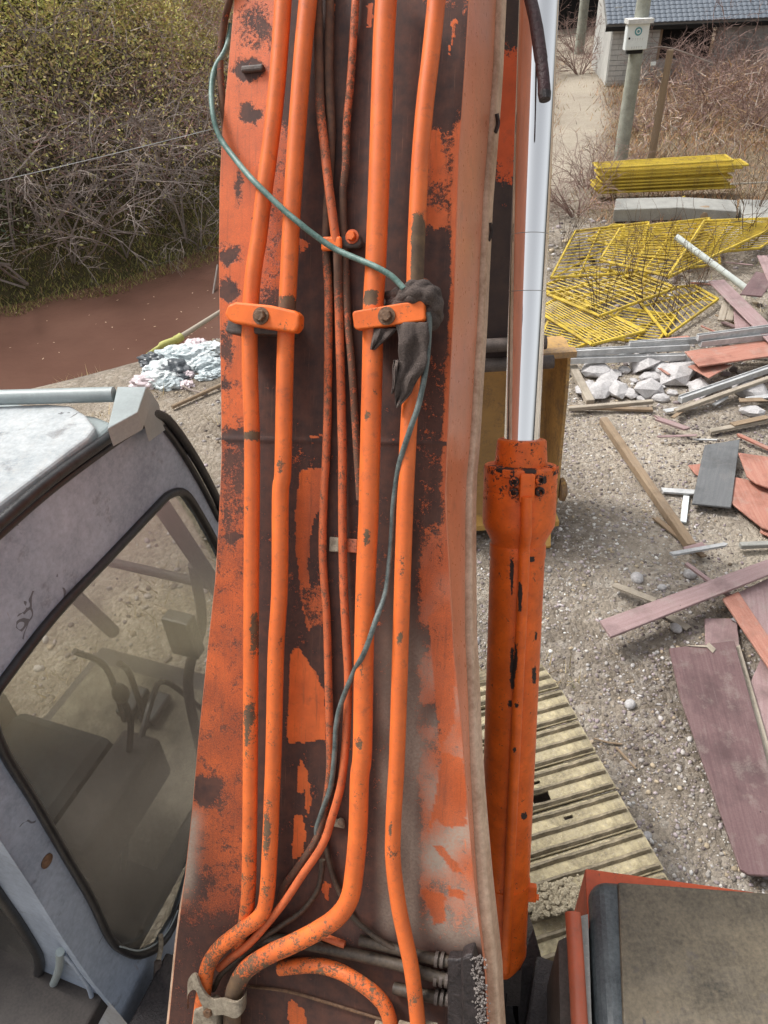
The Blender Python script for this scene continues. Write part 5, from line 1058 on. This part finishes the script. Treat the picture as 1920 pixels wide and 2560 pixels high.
prof_ = [(tE - .05, .045), (tE - .02, rr * .86), (tE, rr * .96), (tE + .008, rr * 1.0), (tE + .03, rr * 1.0), (tE + .033, rr * .985), (tN - .035, rr * .985), (tN - .03, rr * 1.01), (tN, rr * 1.01), (tN + .004, rr * .97), (tN + .012, rr * 1.0), (tH2 + .02, .088), (tH2 + .035, .0895), (axp(1222) - .003, .0895), (axp(1222), .0880), (axp(1220), .0895), (tH - .006, .0895), (tH - .002, .087), (tH, .070)]
def fine(pf, st=.02):
    out = []
    for (a, b), (c, d) in zip(pf[:-1], pf[1:]):
        k = max(1, int(abs(c - a) / st)); out += [(a + (c - a) * i / k, b + (d - b) * i / k) for i in range(k)]
    return out + [pf[-1]]
pf = fine(prof_, .006); v, f = lathe(pf, CO, CA, e1, 96)
pxy = np.array([PX(p) for p in v]); w_ = np.full(len(v), .20); face = ((v - CO) @ e1) > 0
for cx, cy, ax, ay in ((1280, 1440, 4, 50), (1325, 1398, 12, 8), (1281, 1650, 4, 30), (1283, 1690, 8, 34), (1335, 1690, 5, 22), (1275, 1760, 7, 10), (1310, 2040, 7, 8), (1285, 2080, 4, 20), (1325, 1170, 16, 12), (1362, 1200, 3, 9), (1340, 1590, 3, 10), (1300, 1465, 4, 30), (1255, 1175, 30, 6), (1345, 1840, 3, 30), (1296, 1555, 4, 8), (1290, 1930, 6, 4)):
    w_ += np.where(face, .62 * np.exp(-((pxy[:, 0] - cx) / ax) ** 4 - ((pxy[:, 1] - cy) / ay) ** 4), 0)
w_ += .12 * (pxy[:, 1] < 1250) + .04
cyl = mk('boom_cylinder', v, f, M_cyl, EX, True, {'wear': w_}); bev(cyl, .001, 1)
v, f = lathe(fine([(tH - .002, .064), (tC - .01, .060), (tC - .004, .0595), (tC, .056), (tC + .001, .046)], .006), CO, CA, e1, 64); mk('gland', v, f, M_cyl, cyl, True, {'wear': np.full(len(v), .36)})
v, f = lathe([(tC - .02, .0424), (axp(-250), .0424)], CO, CA, e1, 64); mk('rod', v, f, M_chrome, cyl, True)
for py_ in (588, 730):
    t0 = axp(py_); v, f = lathe([(t0, .0426), (t0 + .0015, .0426)], CO, CA, e1, 48); mk('rod_ring', v, f, M_conc, cyl, True)
def onface(x, y, r_=.0895):
    t0 = axp(y); p = CO + CA * t0; s_ = FPX / ((p - CP) @ FW); dx = (x - PX(p)[0]) / s_; dx = max(-r_ * .98, min(r_ * .98, dx)); nrm = RT * dx + (-FW) * math.sqrt(max(0, r_ * r_ - dx * dx)); nrm = nrm - CA * (nrm @ CA); nrm /= np.linalg.norm(nrm)
    return p + nrm * r_, nrm
for x, y in ((1272, 1188), (1328, 1184), (1271, 1214), (1328, 1212)):
    p, nn_ = onface(x, y); v, f = lathe([(-.01, .0115), (.010, .0115), (.012, .009), (.012, .0062), (.004, .006)], p, nn_, CA, 18); mk('bolt', v, f, M_cyl, cyl, True, {'wear': np.full(len(v), .6)})
p, nn_ = onface(1300, 1204); bev(mk('port_block', boxv(p, np.cross(CA, nn_) * .036, CA * .07, nn_ * .022), BOXF, M_cyl, cyl, False, {'wear': np.full(8, .2)}), .006)
for sg, y in ((-1, 1168), (1, 1168), (-.55, 1172)):
    p, nn_ = onface(1301 + sg * 78, y); bev(mk('lock_lug', boxv(p - nn_ * .012, np.cross(CA, nn_) * .03, CA * .02, nn_ * .03), BOXF, M_cyl, cyl, False, {'wear': np.full(8, .5)}), .003)
tp = []
for y in (1222, 1260, 1310, 1350, 1400, 1700, 2000, 2300, 2360, 2375):
    rb = .0895 if y < 1335 else (.088 if y < 1345 else rr); p, nn_ = onface(np.interp(y, [1222, 1400, 2000, 2360], [1298, 1295, 1268, 1253]), y, rb); tp.append(p + nn_ * (.004 if y > 2370 else .0085))
pth = cr(tp, 14); v, f = tubev(pth, .0135, 20); pxy = np.array([PX(p) for p in v]); w_ = np.full(len(v), .10)
for cx, cy, ax, ay in ((1300, 1480, 5, 34), (1300, 1500, 4, 30), (1290, 1640, 5, 36), (1283, 1690, 6, 40), (1292, 1760, 7, 10), (1286, 1880, 5, 12), (1282, 1930, 5, 8)): w_ += .68 * np.exp(-((pxy[:, 0] - cx) / ax) ** 4 - ((pxy[:, 1] - cy) / ay) ** 4)
mk('oil_pipe', v, f, M_cyl, cyl, True, {'wear': w_})
p, nn_ = onface(1330, 2222, rr); bev(mk('pipe_bracket', boxv(p, np.cross(CA, nn_) * .02, CA * .05, nn_ * .04), BOXF, M_cyl, cyl, False, {'wear': np.full(8, .15)}), .004)
t0 = axp(2196); v, f = lathe([(t0 - .004, rr + .0012), (t0 + .004, rr + .0012)], CO, CA, e1, 64); mk('strap', v, f, M_cyl, cyl, True, {'wear': np.full(len(v), .2)})
p, nn_ = onface(1322, 2232, rr); v, f = hexbolt(p + nn_ * .015, nn_, .008, .012, CA); mk('bolt', v, f, M_cyl, cyl, False, {'wear': np.full(18, .2)})
t0 = axp(2440); mk('foot_lug', boxv(CO + CA * (tE - .09), RT * .10, CA * .12, FW * .09), BOXF, M_black, cyl)
# hanging dark red hose in front of the rod
hp = [U(1300, -120, 1.50), U(1322, -20, 1.49), U(1338, 50, 1.47), U(1350, 130, 1.46), U(1358, 190, 1.455), U(1361, 236, 1.455)]
v, f = tubev(cr(hp, 8), [.0120] * 9 + [.0125] * 9 + [.0130] * 9 + [.0120] * 9 + [.0125] * 5, 14); hh_ = mk('hanging_hose', v, f, M_hose, EX, True); hh_['label'] = 'cut dark red hose hanging before the chrome rod'
v, f = tubev([U(1361, 232, 1.455), U(1362, 250, 1.455)], [.0135, .0115], 12); mk('hose_end', v, f, M_black, hh_)

# ---- track
TA = math.radians(-13.5); TF = np.array([math.sin(TA), math.cos(TA), 0]); TRt = np.array([math.cos(TA), -math.sin(TA), 0])
tr0 = G(1400, 1722, .93) ; PW = .62; pitch = .19
track = mk('track_frame', boxv(tr0 - TRt * (PW / 2) - TF * 1.3 + MZ * (-.45), TRt * .4, TF * 2.9, MZ * .6), BOXF, M_dirtmetal, EX)
def pad_mesh(holes):
    B = MB(); nx_, ny_ = 44, 12
    xs = np.linspace(-PW / 2, PW / 2, nx_ + 1); ys = np.linspace(-.088, .088, ny_ + 1)
    def hole(x, y):
        for (cx, cy, hw, hh2) in holes:
            dx = max(abs(x - cx) - (hw - hh2), 0); dy = y - cy
            if dx * dx + dy * dy < hh2 * hh2: return True
        return False
    V = [(x, y, .0) for y in ys for x in xs]; F = []
    for j in range(ny_):
        for i in range(nx_):
            if hole((xs[i] + xs[i + 1]) / 2, (ys[j] + ys[j + 1]) / 2): continue
            a = j * (nx_ + 1) + i; F.append((a, a + 1, a + nx_ + 2, a + nx_ + 1))
    B.add(V, F); n0 = len(F)
    V2 = [(x, y, -.012) for y in ys for x in xs]; B.add(V2, [q_[::-1] for q_ in F])
    e_ = [(0, nx_), (ny_ * (nx_ + 1), ny_ * (nx_ + 1) + nx_)]
    B.add(boxv((0, .0935, -.02), (PW, 0, 0), (0, .011, 0), (0, 0, .02)), BOXF); B.add(boxv((0, -.088, -.006), (PW, 0, 0), (0, .002, 0), (0, 0, .012)), BOXF)
    for sx_ in (-1, 1): B.add(boxv((sx_ * (PW / 2 + .001), 0, -.006), (.002, 0, 0), (0, .176, 0), (0, 0, .012)), BOXF)
    me = bpy.data.meshes.new('track_pad'); me.from_pydata(np.vstack(B.v).tolist(), [], B.f); me.update(); me.materials.append(M_pad); return me
gme = bpy.data.meshes.new('grouser'); 
gm = MB()
for yy_, h_ in ((0, .017),): 
    pr_ = [(-.013, .0), (-.005, h_), (.005, h_), (.013, .0)]
    segs = np.linspace(-PW / 2 + .01, PW / 2 - .01, 14); Rg = np.random.RandomState(3)
    V = []; 
    for x in segs:
        e = Rg.uniform(-.0025, .0025)
        for a, b in pr_: V.append((x, a + e * .5, b + (e if b > 0 else .0005)))
    F = [(i * 4 + j, (i + 1) * 4 + j, (i + 1) * 4 + j + 1, i * 4 + j + 1) for i in range(13) for j in range(3)] + [(0, 1, 2, 3), tuple(13 * 4 + k for k in (3, 2, 1, 0))]
    gm.add(V, F)
gme.from_pydata(np.vstack(gm.v).tolist(), [], gm.f); gme.update(); gme.materials.append(M_grouser)
RM = Matrix(((TRt[0], TF[0], 0), (TRt[1], TF[1], 0), (0, 0, 1)))
padA = pad_mesh([]); padB = pad_mesh([(-.04, .035, .034, .012), (-.03, -.036, .046, .018)]); padC = pad_mesh([(.05, .035, .022, .010)])
nose = tr0 - TF * .0
for i in range(16):
    # around the idler then straight back
    s_ = (i - 2.5) * pitch
    if s_ < 0: ang = -s_ / .40; pos = tr0 + TF * (math.sin(min(ang, 2.6)) * .40) + MZ * (-.40 + .40 * math.cos(min(ang, 2.6)) ); tlt = -ang
    else: pos = tr0 - TF * s_; tlt = 0; pos = pos - MZ * (.012 * math.sin(s_ * 2))
    pos = pos - TRt * (PW / 2 + rnd.uniform(-.006, .006)) + MZ * rnd.uniform(-.003, .003)
    me = padB if i == 5 else (padC if i == 6 else padA); o_ = link(bpy.data.objects.new('track_pad', me)); o_.parent = track
    M4 = Matrix.Translation(Vector(pos - ORG['track_frame'])) @ RM.to_4x4() @ Matrix.Rotation(tlt, 4, 'X'); o_.matrix_local = M4
    for yy_ in (-.070, 0.000, .070):
        # grousers are welded to the pad: one joined row each
        g2 = link(bpy.data.objects.new('grouser', gme)); g2.parent = track; g2.matrix_local = M4 @ Matrix.Translation((0, yy_, .0))
# clod of stony mud on the pads
R = np.random.RandomState(2); B = MB(); mc = G(1392, 2248, .96)
for i in range(420):
    a = R.uniform(-1, 1) * .10; b = R.uniform(-1, 1) * .055; p = mc + TRt * (a - .01) + TF * b + TRt * R.normal() * .02 + MZ * (.012 + .02 * (1 - abs(a) / .1) * R.rand()); s = R.uniform(.004, .013)
    v, f = rock(p, (s * 1.2, s, s * .8), i, ICO1, .2); B.add(v, f)
o_ = B.mk('mud_clod', simple('stony_mud', (.28, .23, .15), .9, var=.4, scale=60, col2=(.50, .44, .32)), track); o_['kind'] = 'stuff'

# ---- deck box lower right
DZ = 1.92
dtop = [G(x, y, DZ) for x, y in ((1474, 2186), (1990, 2234), (2200, 2760), (1505, 2760))]
dk = mk('deck_box', *[prism(dtop, -MZ * .5)[0], [q_[::-1] for q_ in prism(dtop, -MZ * .5)[1]]], M_deckedge, EX); bev(dk, .05, 6)
tp_ = [G(x, y, DZ + .012) for x, y in ((1545, 2204), (1990, 2237), (2200, 2760), (1566, 2760))]
v, f = prism(tp_, -MZ * .02); bev(mk('top_sheet', v, [q_[::-1] for q_ in f], M_decktop, dk), .006, 2)
rim = [G(x, y, DZ - .05) for x, y in ((1463, 2170), (1810, 2218), (1990, 2245), (1990, 2300), (1480, 2300), (1470, 2330))]
v, f = prism(rim, -MZ * .4); bev(mk('front_panel', v, [q_[::-1] for q_ in f], M_box, dk, False, {'wear': np.full(len(v), .25)}), .008, 2)
v, f = prism([G(x, y, DZ - .02) for x, y in ((1452, 2290), (1470, 2285), (1486, 2760), (1466, 2760))], -MZ * .5); mk('side_sill', v, [q_[::-1] for q_ in f], M_conc, dk)
hr = [G(1432, 2282, DZ + .02), G(1440, 2400, DZ + .0), G(1452, 2620, DZ - .02), G(1458, 2760, DZ - .02)]
v, f = tubev(cr(hr, 5), .0205, 16); mk('handrail', v, f, M_box, EX, True, {'wear': np.full(len(v), .22), 'dust': np.full(len(v), .2)})
v, f = prism([G(x, y, DZ - .06) for x, y in ((1396, 2352), (1422, 2340), (1436, 2760), (1405, 2760))], -MZ * .4); mk('step_panel', v, [q_[::-1] for q_ in f], M_dirtmetal, EX)
# dark swing frame under boom foot and cylinder foot
def mbox(name, c, a, b, h, mat, par=EX, bv=.01): return bev(mk(name, boxv(c, MR * a, MF * b, MZ * h), BOXF, mat, par), bv)
mbox('swing_frame', np.array([.12, .60, 1.0]), .95, 1.0, .3, M_black)
fb = U(1330, 2520, 2.15); mbox('frame_bracket', U(1335, 2590, 2.25), .07, .3, .4, M_black); mbox('frame_bracket', U(1235, 2560, 2.25), .05, .35, .5, M_black)
v, f = prism([U(1322, 2330, 2.35), U(1334, 2320, 2.35), U(1366, 2440, 2.3), U(1390, 2600, 2.25), U(1300, 2600, 2.25), U(1290, 2440, 2.3)], FW * .12); mk('frame_bracket', v, f, M_black, EX)
mbox('frame_bracket', U(400, 2640, 2.6), .16, .5, .4, M_black)

# ---- cab
cabc = SP(100, 1900)
cab = None
FC = float(SP(76, 2215) @ MF)
def SPW(f, z, o=0.0): return CS0 + MF * (f - float(CS0 @ MF)) + MZ * (z - CS0[2]) + MR * o
def poly_on(pts, o=0.0): return [SPW(*p[1:], o) if p[0] == 'w' else SP(p[0], p[1], o) for p in pts]
# side skin: a ring between outer outline and window opening
outer = [('w', FC, 2.97), (0, 1320), (130, 1212), (250, 1120), (330, 1066), (380, 1050), (415, 1062), (450, 1105), (500, 1190), (552, 1292), (600, 1400), (560, 1700), (520, 2100), (480, 2340), (420, 2700), (200, 2700), (0, 2500), (-300, 2250)]
win = [(-14, 1735), (10, 1700), (135, 1539), (270, 1396), (386, 1273), (424, 1237), (463, 1234), (502, 1290), (548, 1375), (585, 1460), (560, 1750), (520, 2060), (443, 2290), (401, 2362), (350, 2388), (304, 2374), (270, 2337), (228, 2248), (169, 2147), (84, 2000), (13, 1885), (-18, 1800)]
from mathutils.geometry import tessellate_polygon
def ring_mesh(name, outer, inner, o, th, mat, par):
    A = poly_on(outer, o); Bp = poly_on(inner, o); tri = tessellate_polygon([[Vector(p) for p in A], [Vector(p) for p in Bp]])
    Vv = A + Bp; F = [tuple(t) for t in tri]; n_ = len(Vv); Vv = Vv + [p - MR * th for p in Vv]; F += [tuple(n_ + i for i in reversed(t)) for t in tri]
    na = len(A)
    for i in range(na): j = (i + 1) % na; F.append((i, j, n_ + j, n_ + i))
    nb_ = len(Bp)
    for i in range(nb_): j = (i + 1) % nb_; F.append((na + j, na + i, n_ + na + i, n_ + na + j))
    o_ = mk(name, Vv, F, mat, par); bm = bmesh.new(); bm.from_mesh(o_.data); bmesh.ops.recalc_face_normals(bm, faces=bm.faces); bm.to_mesh(o_.data); bm.free(); return o_
cab = ring_mesh('cab', outer[:11] + [(575, 1700), (530, 2100), (500, 2340), (460, 2700), (360, 2610), (228, 2450), (156, 2345), (76, 2215), (0, 2100)], win, 0, .03, M_cab, EX)
wp = cr(poly_on(win + [win[0]], .006), 4); v, f = tubev(wp, .0135, 10, False); 
gk = mk('side_window_seal', v, f, M_seal, cab, True)
gp = poly_on(win, -.012); v, f = prism(gp, -MR * .004); mk('side_window_glass', v, f, M_glass, cab)
# inner trim band of the window (dark frame paint seen through)
# drip rail along the roof edge
dr = cr(poly_on([('w', FC, 2.98), (0, 1307), (130, 1198), (250, 1110), (315, 1064), (360, 1038), (400, 1038), (432, 1064), (480, 1133), (520, 1203), (556, 1278), (600, 1380)], .012), 6); v, f = tubev(dr, .0145, 12); mk('drip_rail', v, f, M_seal, cab, True)
dr = cr(poly_on([('w', FC, 2.955), (0, 1336), (130, 1224), (250, 1134), (320, 1086), (365, 1060), (398, 1062), (425, 1088), (470, 1155), (510, 1225), (548, 1300)], .004), 6); v, f = tubev(dr, .010, 10); mk('drip_rail', v, f, M_seal, cab, True)
# roof slab
rt_ = [SPW(FC, 2.97), SP(0, 1298), SP(130, 1190), SP(255, 1096), SP(300, 1062)]; zr = 2.97
rpoly = [p * [1, 1, 0] + MZ * zr - MR * .01 for p in rt_] + [rt_[-1] * [1, 1, 0] + MZ * zr - MR * .09 + MF * .02, rt_[-1] * [1, 1, 0] + MZ * zr - MR * 1.1 + MF * .02, rt_[0] * [1, 1, 0] + MZ * zr - MR * 1.1]
v, f = prism(rpoly, -MZ * .07); roof_ = bev(mk('roof', v, f, M_cabtube, cab), .02, 4); bm = bmesh.new(); bm.from_mesh(roof_.data); bmesh.ops.recalc_face_normals(bm, faces=bm.faces); bm.to_mesh(roof_.data); bm.free()
hp_ = [G(x, y, zr + .03) for x, y in ((-120, 1018), (120, 1008), (178, 1012), (215, 1035), (240, 1068), (222, 1092), (0, 1260), (-120, 1350))]
v, f = prism(hp_, -MZ * .06); bev(mk('roof_hatch', v, f[:1] + f[1:], M_roof, cab), .012, 3)
# tube and post at the roof front
v, f = tubev([G(-80, 996, zr + .05), G(285, 986, zr + .05)], .021, 16); mk('roof_bar', v, f, M_cabtube, cab, True)
pz = [G(293, 966, zr + .06), G(366, 966, zr + .06), G(344, 1030, zr + .06), G(268, 1072, zr + .06)]
v, f = prism([pz[0], pz[1], pz[2], pz[3]], -MZ * .055); bev(mk('roof_bracket', v, f, M_cabtube, cab), .003)
v, f = prism([G(368, 968, zr + .04), G(396, 1008, zr - .03), G(352, 1034, zr + .02)], -MZ * .09); mk('bracket_side', v, f, M_cabtube, cab)
# rear face with its window
rc0 = SP(76, 2223); 
def RP(x, y, o=0.0): return PLN(x, y, rc0 + MF * o, MF)
ro = [(0, 2100), (76, 2215), (156, 2345), (228, 2450), (360, 2610), (460, 2760)]
ri = [(-200, 1950), (0, 2238), (50, 2310), (88, 2372), (97, 2395), (98, 2425), (80, 2470), (22, 2540), (-60, 2640), (-250, 2700)]
A = [SPW(FC, 2.97)] + [RP(*q_) for q_ in ro]; A += [A[-1] - MR * 1.1, A[0] - MR * 1.1]; Bp = [RP(*q_) for q_ in ri]; tri = tessellate_polygon([[Vector(p) for p in A], [Vector(p) for p in Bp]])
mk('rear_panel', A + Bp, [tuple(t) for t in tri], M_cab, cab)
v, f = tubev(cr([RP(*q_, -.008) for q_ in ri + [ri[0]]], 4), .017, 10, False); mk('rear_window_seal', v, f, M_seal, cab, True)
mk('rear_window_glass', [RP(*q_, .01) for q_ in ri], [tuple(range(len(ri)))], M_glass, cab)
v, f = tubev(cr([RP(x, y, -.02) for x, y in ((150, 2380), (148, 2420), (128, 2470), (95, 2515), (40, 2580), (-20, 2650))], 6), .013, 12); mk('rear_grab_tube', v, f, M_cabtube, cab, True)
v, f = tubev(cr([RP(x, y, -.012) for x, y in ((160, 2385), (190, 2420), (222, 2470), (233, 2520), (236, 2600))], 6), .008, 10); mk('body_fold', v, f, M_cab, cab, True)
# side body crease and mirror bolt
v, f = lathe([(0, .020), (.004, .020), (.008, .012), (.012, .004)], SP(116, 2152, .0), MR, MZ, 18); mk('rusty_plug', v, f, M_bolt, cab, True)
# wiper/washer line and hose below the window
v, f = tubev(cr([SP(x, y, .022) for x, y in ((300, 2366), (350, 2376), (395, 2355), (425, 2318), (445, 2275))], 6), .0028, 6); mk('washer_line', v, f, M_cabtube, cab)
v, f = tubev(cr([SP(402, 2338, .03), SP(402, 2370, .035), SP(396, 2400, .045)], 4), .009, 10); mk('hose_fitting', v, f, M_clampg, cab, True)
v, f = tubev(cr([SP(395, 2405, .05), SP(392, 2470, .05), SP(398, 2560, .05), SP(402, 2700, .05)], 6), .0135, 12); mk('cab_hose', v, f, M_dirtmetal, cab, True)
# interior
ff = lambda r_, f_, z_: CS0 * [1, 1, 0] + MR * r_ + MF * (f_ - 1.44) + MZ * z_
CW = 1.0
def ibox(name, r0, r1, f0, f1, z0, z1, mat, bv=.01): return bev(mk(name, boxv(ff((r0 + r1) / 2, (f0 + f1) / 2, (z0 + z1) / 2), MR * (r1 - r0), MF * (f1 - f0), MZ * (z1 - z0)), BOXF, mat, cab), bv)
ibox('floor', -CW, -.04, .2, 1.85, 1.12, 1.2, M_inner)
ibox('floor_mat', -CW + .05, -.1, .95, 1.75, 1.2, 1.212, M_mat)
ibox('left_panel', -CW - .03, -CW, .2, 1.2, 1.2, 2.0, M_inner)
ibox('left_rail', -CW - .03, -CW, .2, 1.75, 2.8, 2.9, M_inner)
def bar(name, a, b, r_, mat=M_inner): v, f = tubev([a, b], r_, 10); return mk(name, v, f, mat, cab, True)
bar('front_pillar', ff(-CW, 1.42, 2.80), ff(-CW, 1.95, 1.2), .035); bar('door_pillar', ff(-CW, 1.15, 2.85), ff(-CW, 1.1, 1.2), .03)
bar('front_rail', ff(-CW, 1.40, 2.80), ff(-.05, 1.40, 2.80), .03); bar('front_sill', ff(-CW, 1.93, 1.75), ff(-.03, 1.93, 1.75), .022)
bar('front_pillar', ff(-.06, 1.45, 2.74), ff(-.06, 1.93, 1.2), .03)
# seat
ibox('seat_cushion', -.78, -.32, .72, 1.2, 1.5, 1.64, M_seat, .05); ibox('seat_back', -.78, -.32, .60, .74, 1.62, 2.25, M_seat, .05); ibox('seat_base', -.7, -.4, .76, 1.1, 1.2, 1.5, M_inner)
for r_ in (-.88, -.18):
    ibox('side_console', r_ - .08, r_ + .08, .75, 1.2, 1.5, 1.72, M_inner, .02)
    v, f = tubev(cr([ff(r_, 1.12, 1.72), ff(r_ + .02, 1.16, 1.86), ff(r_, 1.18, 1.95)], 5), .012, 8); mk('lever', v, f, M_seal, cab)
    v, f = rock(ff(r_, 1.18, 1.97), (.03, .03, .045), 9, ICO2, .03); mk('lever_knob', v, f, M_seal, cab, True)
for r_ in (-.62, -.5):
    v, f = tubev(cr([ff(r_, 1.5, 1.21), ff(r_, 1.52, 1.55), ff(r_ + (.05 if r_ > -.55 else -.05), 1.45, 1.72)], 5), .014, 8); mk('travel_lever', v, f, M_seal, cab)
    ibox('pedal', r_ - .04, r_ + .04, 1.5, 1.66, 1.22, 1.26, M_seal)
v, f = tubev(cr([ff(-.10, 1.35, 1.25), ff(-.14, 1.45, 1.7), ff(-.12, 1.6, 1.9), ff(-.10, 1.62, 2.2)], 6), .02, 10); mk('wiring_conduit', v, f, M_inner, cab, True)
ibox('monitor', -.22, -.1, 1.5, 1.56, 1.8, 2.0, M_seal)
v, f = tubev(cr([ff(-.2, .9, 1.25), ff(-.16, 1.05, 1.6), ff(-.2, 1.3, 1.75), ff(-.3, 1.5, 1.6), ff(-.25, 1.6, 1.3)], 6), .012, 8); mk('cab_cable', v, f, M_seal, cab)

# ================================================================= draped cable, rag
gp_ = [(578, 60, -.03), (575, 85, -.03), (563, 127, -.02), (540, 166, -.01), (531, 200, 0), (529, 240, .01), (533, 285, .02), (543, 326, .02), (560, 360, .02), (594, 405, .035), (634, 452, .072), (706, 522, .075), (745, 555, .078), (784, 586, .07), (839, 623, .06), (912, 655, .074), (945, 670, .082), (981, 692, .08), (1010, 722, .08)]
gq = [(1070, 780, .075), (1073, 814, .07), (1066, 910, .07), (1048, 1006, .072), (1026, 1072, .075), (998, 1161, .06), (984, 1257, .05), (979, 1336, .04), (966, 1471, .05), (940, 1549, .078), (913, 1626, .080), (883, 1684, .06), (852, 1761, .048), (840, 1819, .045), (837, 1877, .045), (827, 1965, .036), (802, 2037, .020), (791, 2079, .014), (800, 2110, .010)]
cb = thing('electric_cable', 'thin blue green electric cable draped loosely across the orange boom pipes', 'cable', BP(900, 650, .07))
for nm, g0, mt in (('upper_cable', gp_, M_green), ('lower_cable', gq, simple('grey_cable', (.06, .09, .09), .5, var=.4, scale=40, col2=(.19, .22, .21), fine=260))):
    v, f = tubev(bpath(g0), .0060 if nm[0] == 'u' else .0058, 10); mk(nm, v, f, mt, cb, True)
rag = thing('rag', 'dirty dark brown rag knotted round the clamp of the right pipes', 'rag', BP(1030, 780, .08))
def sheet(name, rowsp, th, seed, nx_=14):
    """rowsp: list of (left px, right px, y, h) -> crumpled cloth strip with thickness"""
    R_ = np.random.RandomState(seed); ks = [r_[2] for r_ in rowsp]; yv_ = np.linspace(ks[0], ks[-1], 34); V = []
    for y in yv_:
        a = np.interp(y, ks, [r_[0] for r_ in rowsp]); b = np.interp(y, ks, [r_[1] for r_ in rowsp]); h = np.interp(y, ks, [r_[3] for r_ in rowsp])
        for i in range(nx_):
            t = i / (nx_ - 1); hh_ = h + .006 * math.sin(t * 9 + y * .02 + seed) * math.sin(t * math.pi) + .004 * math.sin(y * .06 + t * 3) + R_.uniform(-.0006, .0006)
            V.append(BP(a + (b - a) * t + 1.5 * math.sin(y * .09 + seed), y, hh_))
    V = np.array(V); idx = np.arange(34 * nx_).reshape(34, nx_); F = [(int(idx[i, j]), int(idx[i + 1, j]), int(idx[i + 1, j + 1]), int(idx[i, j + 1])) for i in range(33) for j in range(nx_ - 1)]
    o_ = mk(name, V, F, M_rag, rag, True); md = o_.modifiers.new('s', 'SOLIDIFY'); md.thickness = th; md.offset = 0; return o_
sheet('hanging_tail', [(990, 1072, 806, .086), (996, 1072, 850, .088), (998, 1068, 900, .086), (992, 1058, 930, .082), (984, 1042, 955, .080), (985, 1024, 985, .078), (988, 1008, 1005, .076), (992, 996, 1020, .074)], .003, 1)
sheet('short_tail', [(934, 992, 822, .078), (932, 975, 840, .08), (930, 955, 858, .08), (928, 938, 874, .078)], .003, 2, 8)
sheet('side_shred', [(984, 996, 900, .086), (982, 994, 940, .084), (980, 988, 965, .083), (979, 982, 985, .082)], .002, 3, 5)
for k, (y0_, hh_, rr_) in enumerate(((732, .078, .011), (742, .084, .012), (753, .080, .012), (722, .074, .010))):
    pts_ = [(985 - k * 5, y0_ + 18, .03), (1003, y0_ + 6, .065), (1030, y0_ - 8, hh_), (1058, y0_ - 10, hh_), (1084, y0_ + 4, hh_ - .01), (1093 + k, y0_ + 28, .055), (1086, y0_ + 50, .03)]
    P = bpath(pts_); n_ = len(P); v, f = tubev(P, rr_ * (1 + .18 * np.sin(np.arange(n_) * .8 + k)), 10); mk('wrapped_fold', v, f, M_rag, rag, True)
v, f = rock(BP(1076, 790, .05), (.022, .022, .03), 4, ICO3, .06); mk('knot', v, f, M_rag, rag, True)

# labels that still coincide among the scraps are told apart by their order from left to right
ORDW = ('leftmost', 'second from left', 'third from left', 'fourth from left', 'fifth from left', 'sixth from left', 'seventh from left')
by = {}
for o_ in bpy.data.objects:
    if o_.get('group') in (SG, 'rubble chunks below the profiles'): by.setdefault(o_['label'], []).append(o_)
for k_, l_ in by.items():
    if len(l_) > 1:
        for i_, o_ in enumerate(sorted(l_, key=lambda q: PX(np.array(q.location))[0])): o_['label'] = ORDW[min(i_, 6)] + ' ' + k_.replace('pale broken chunk, ', 'of two chunks ').replace(' of the rubble heap', '')
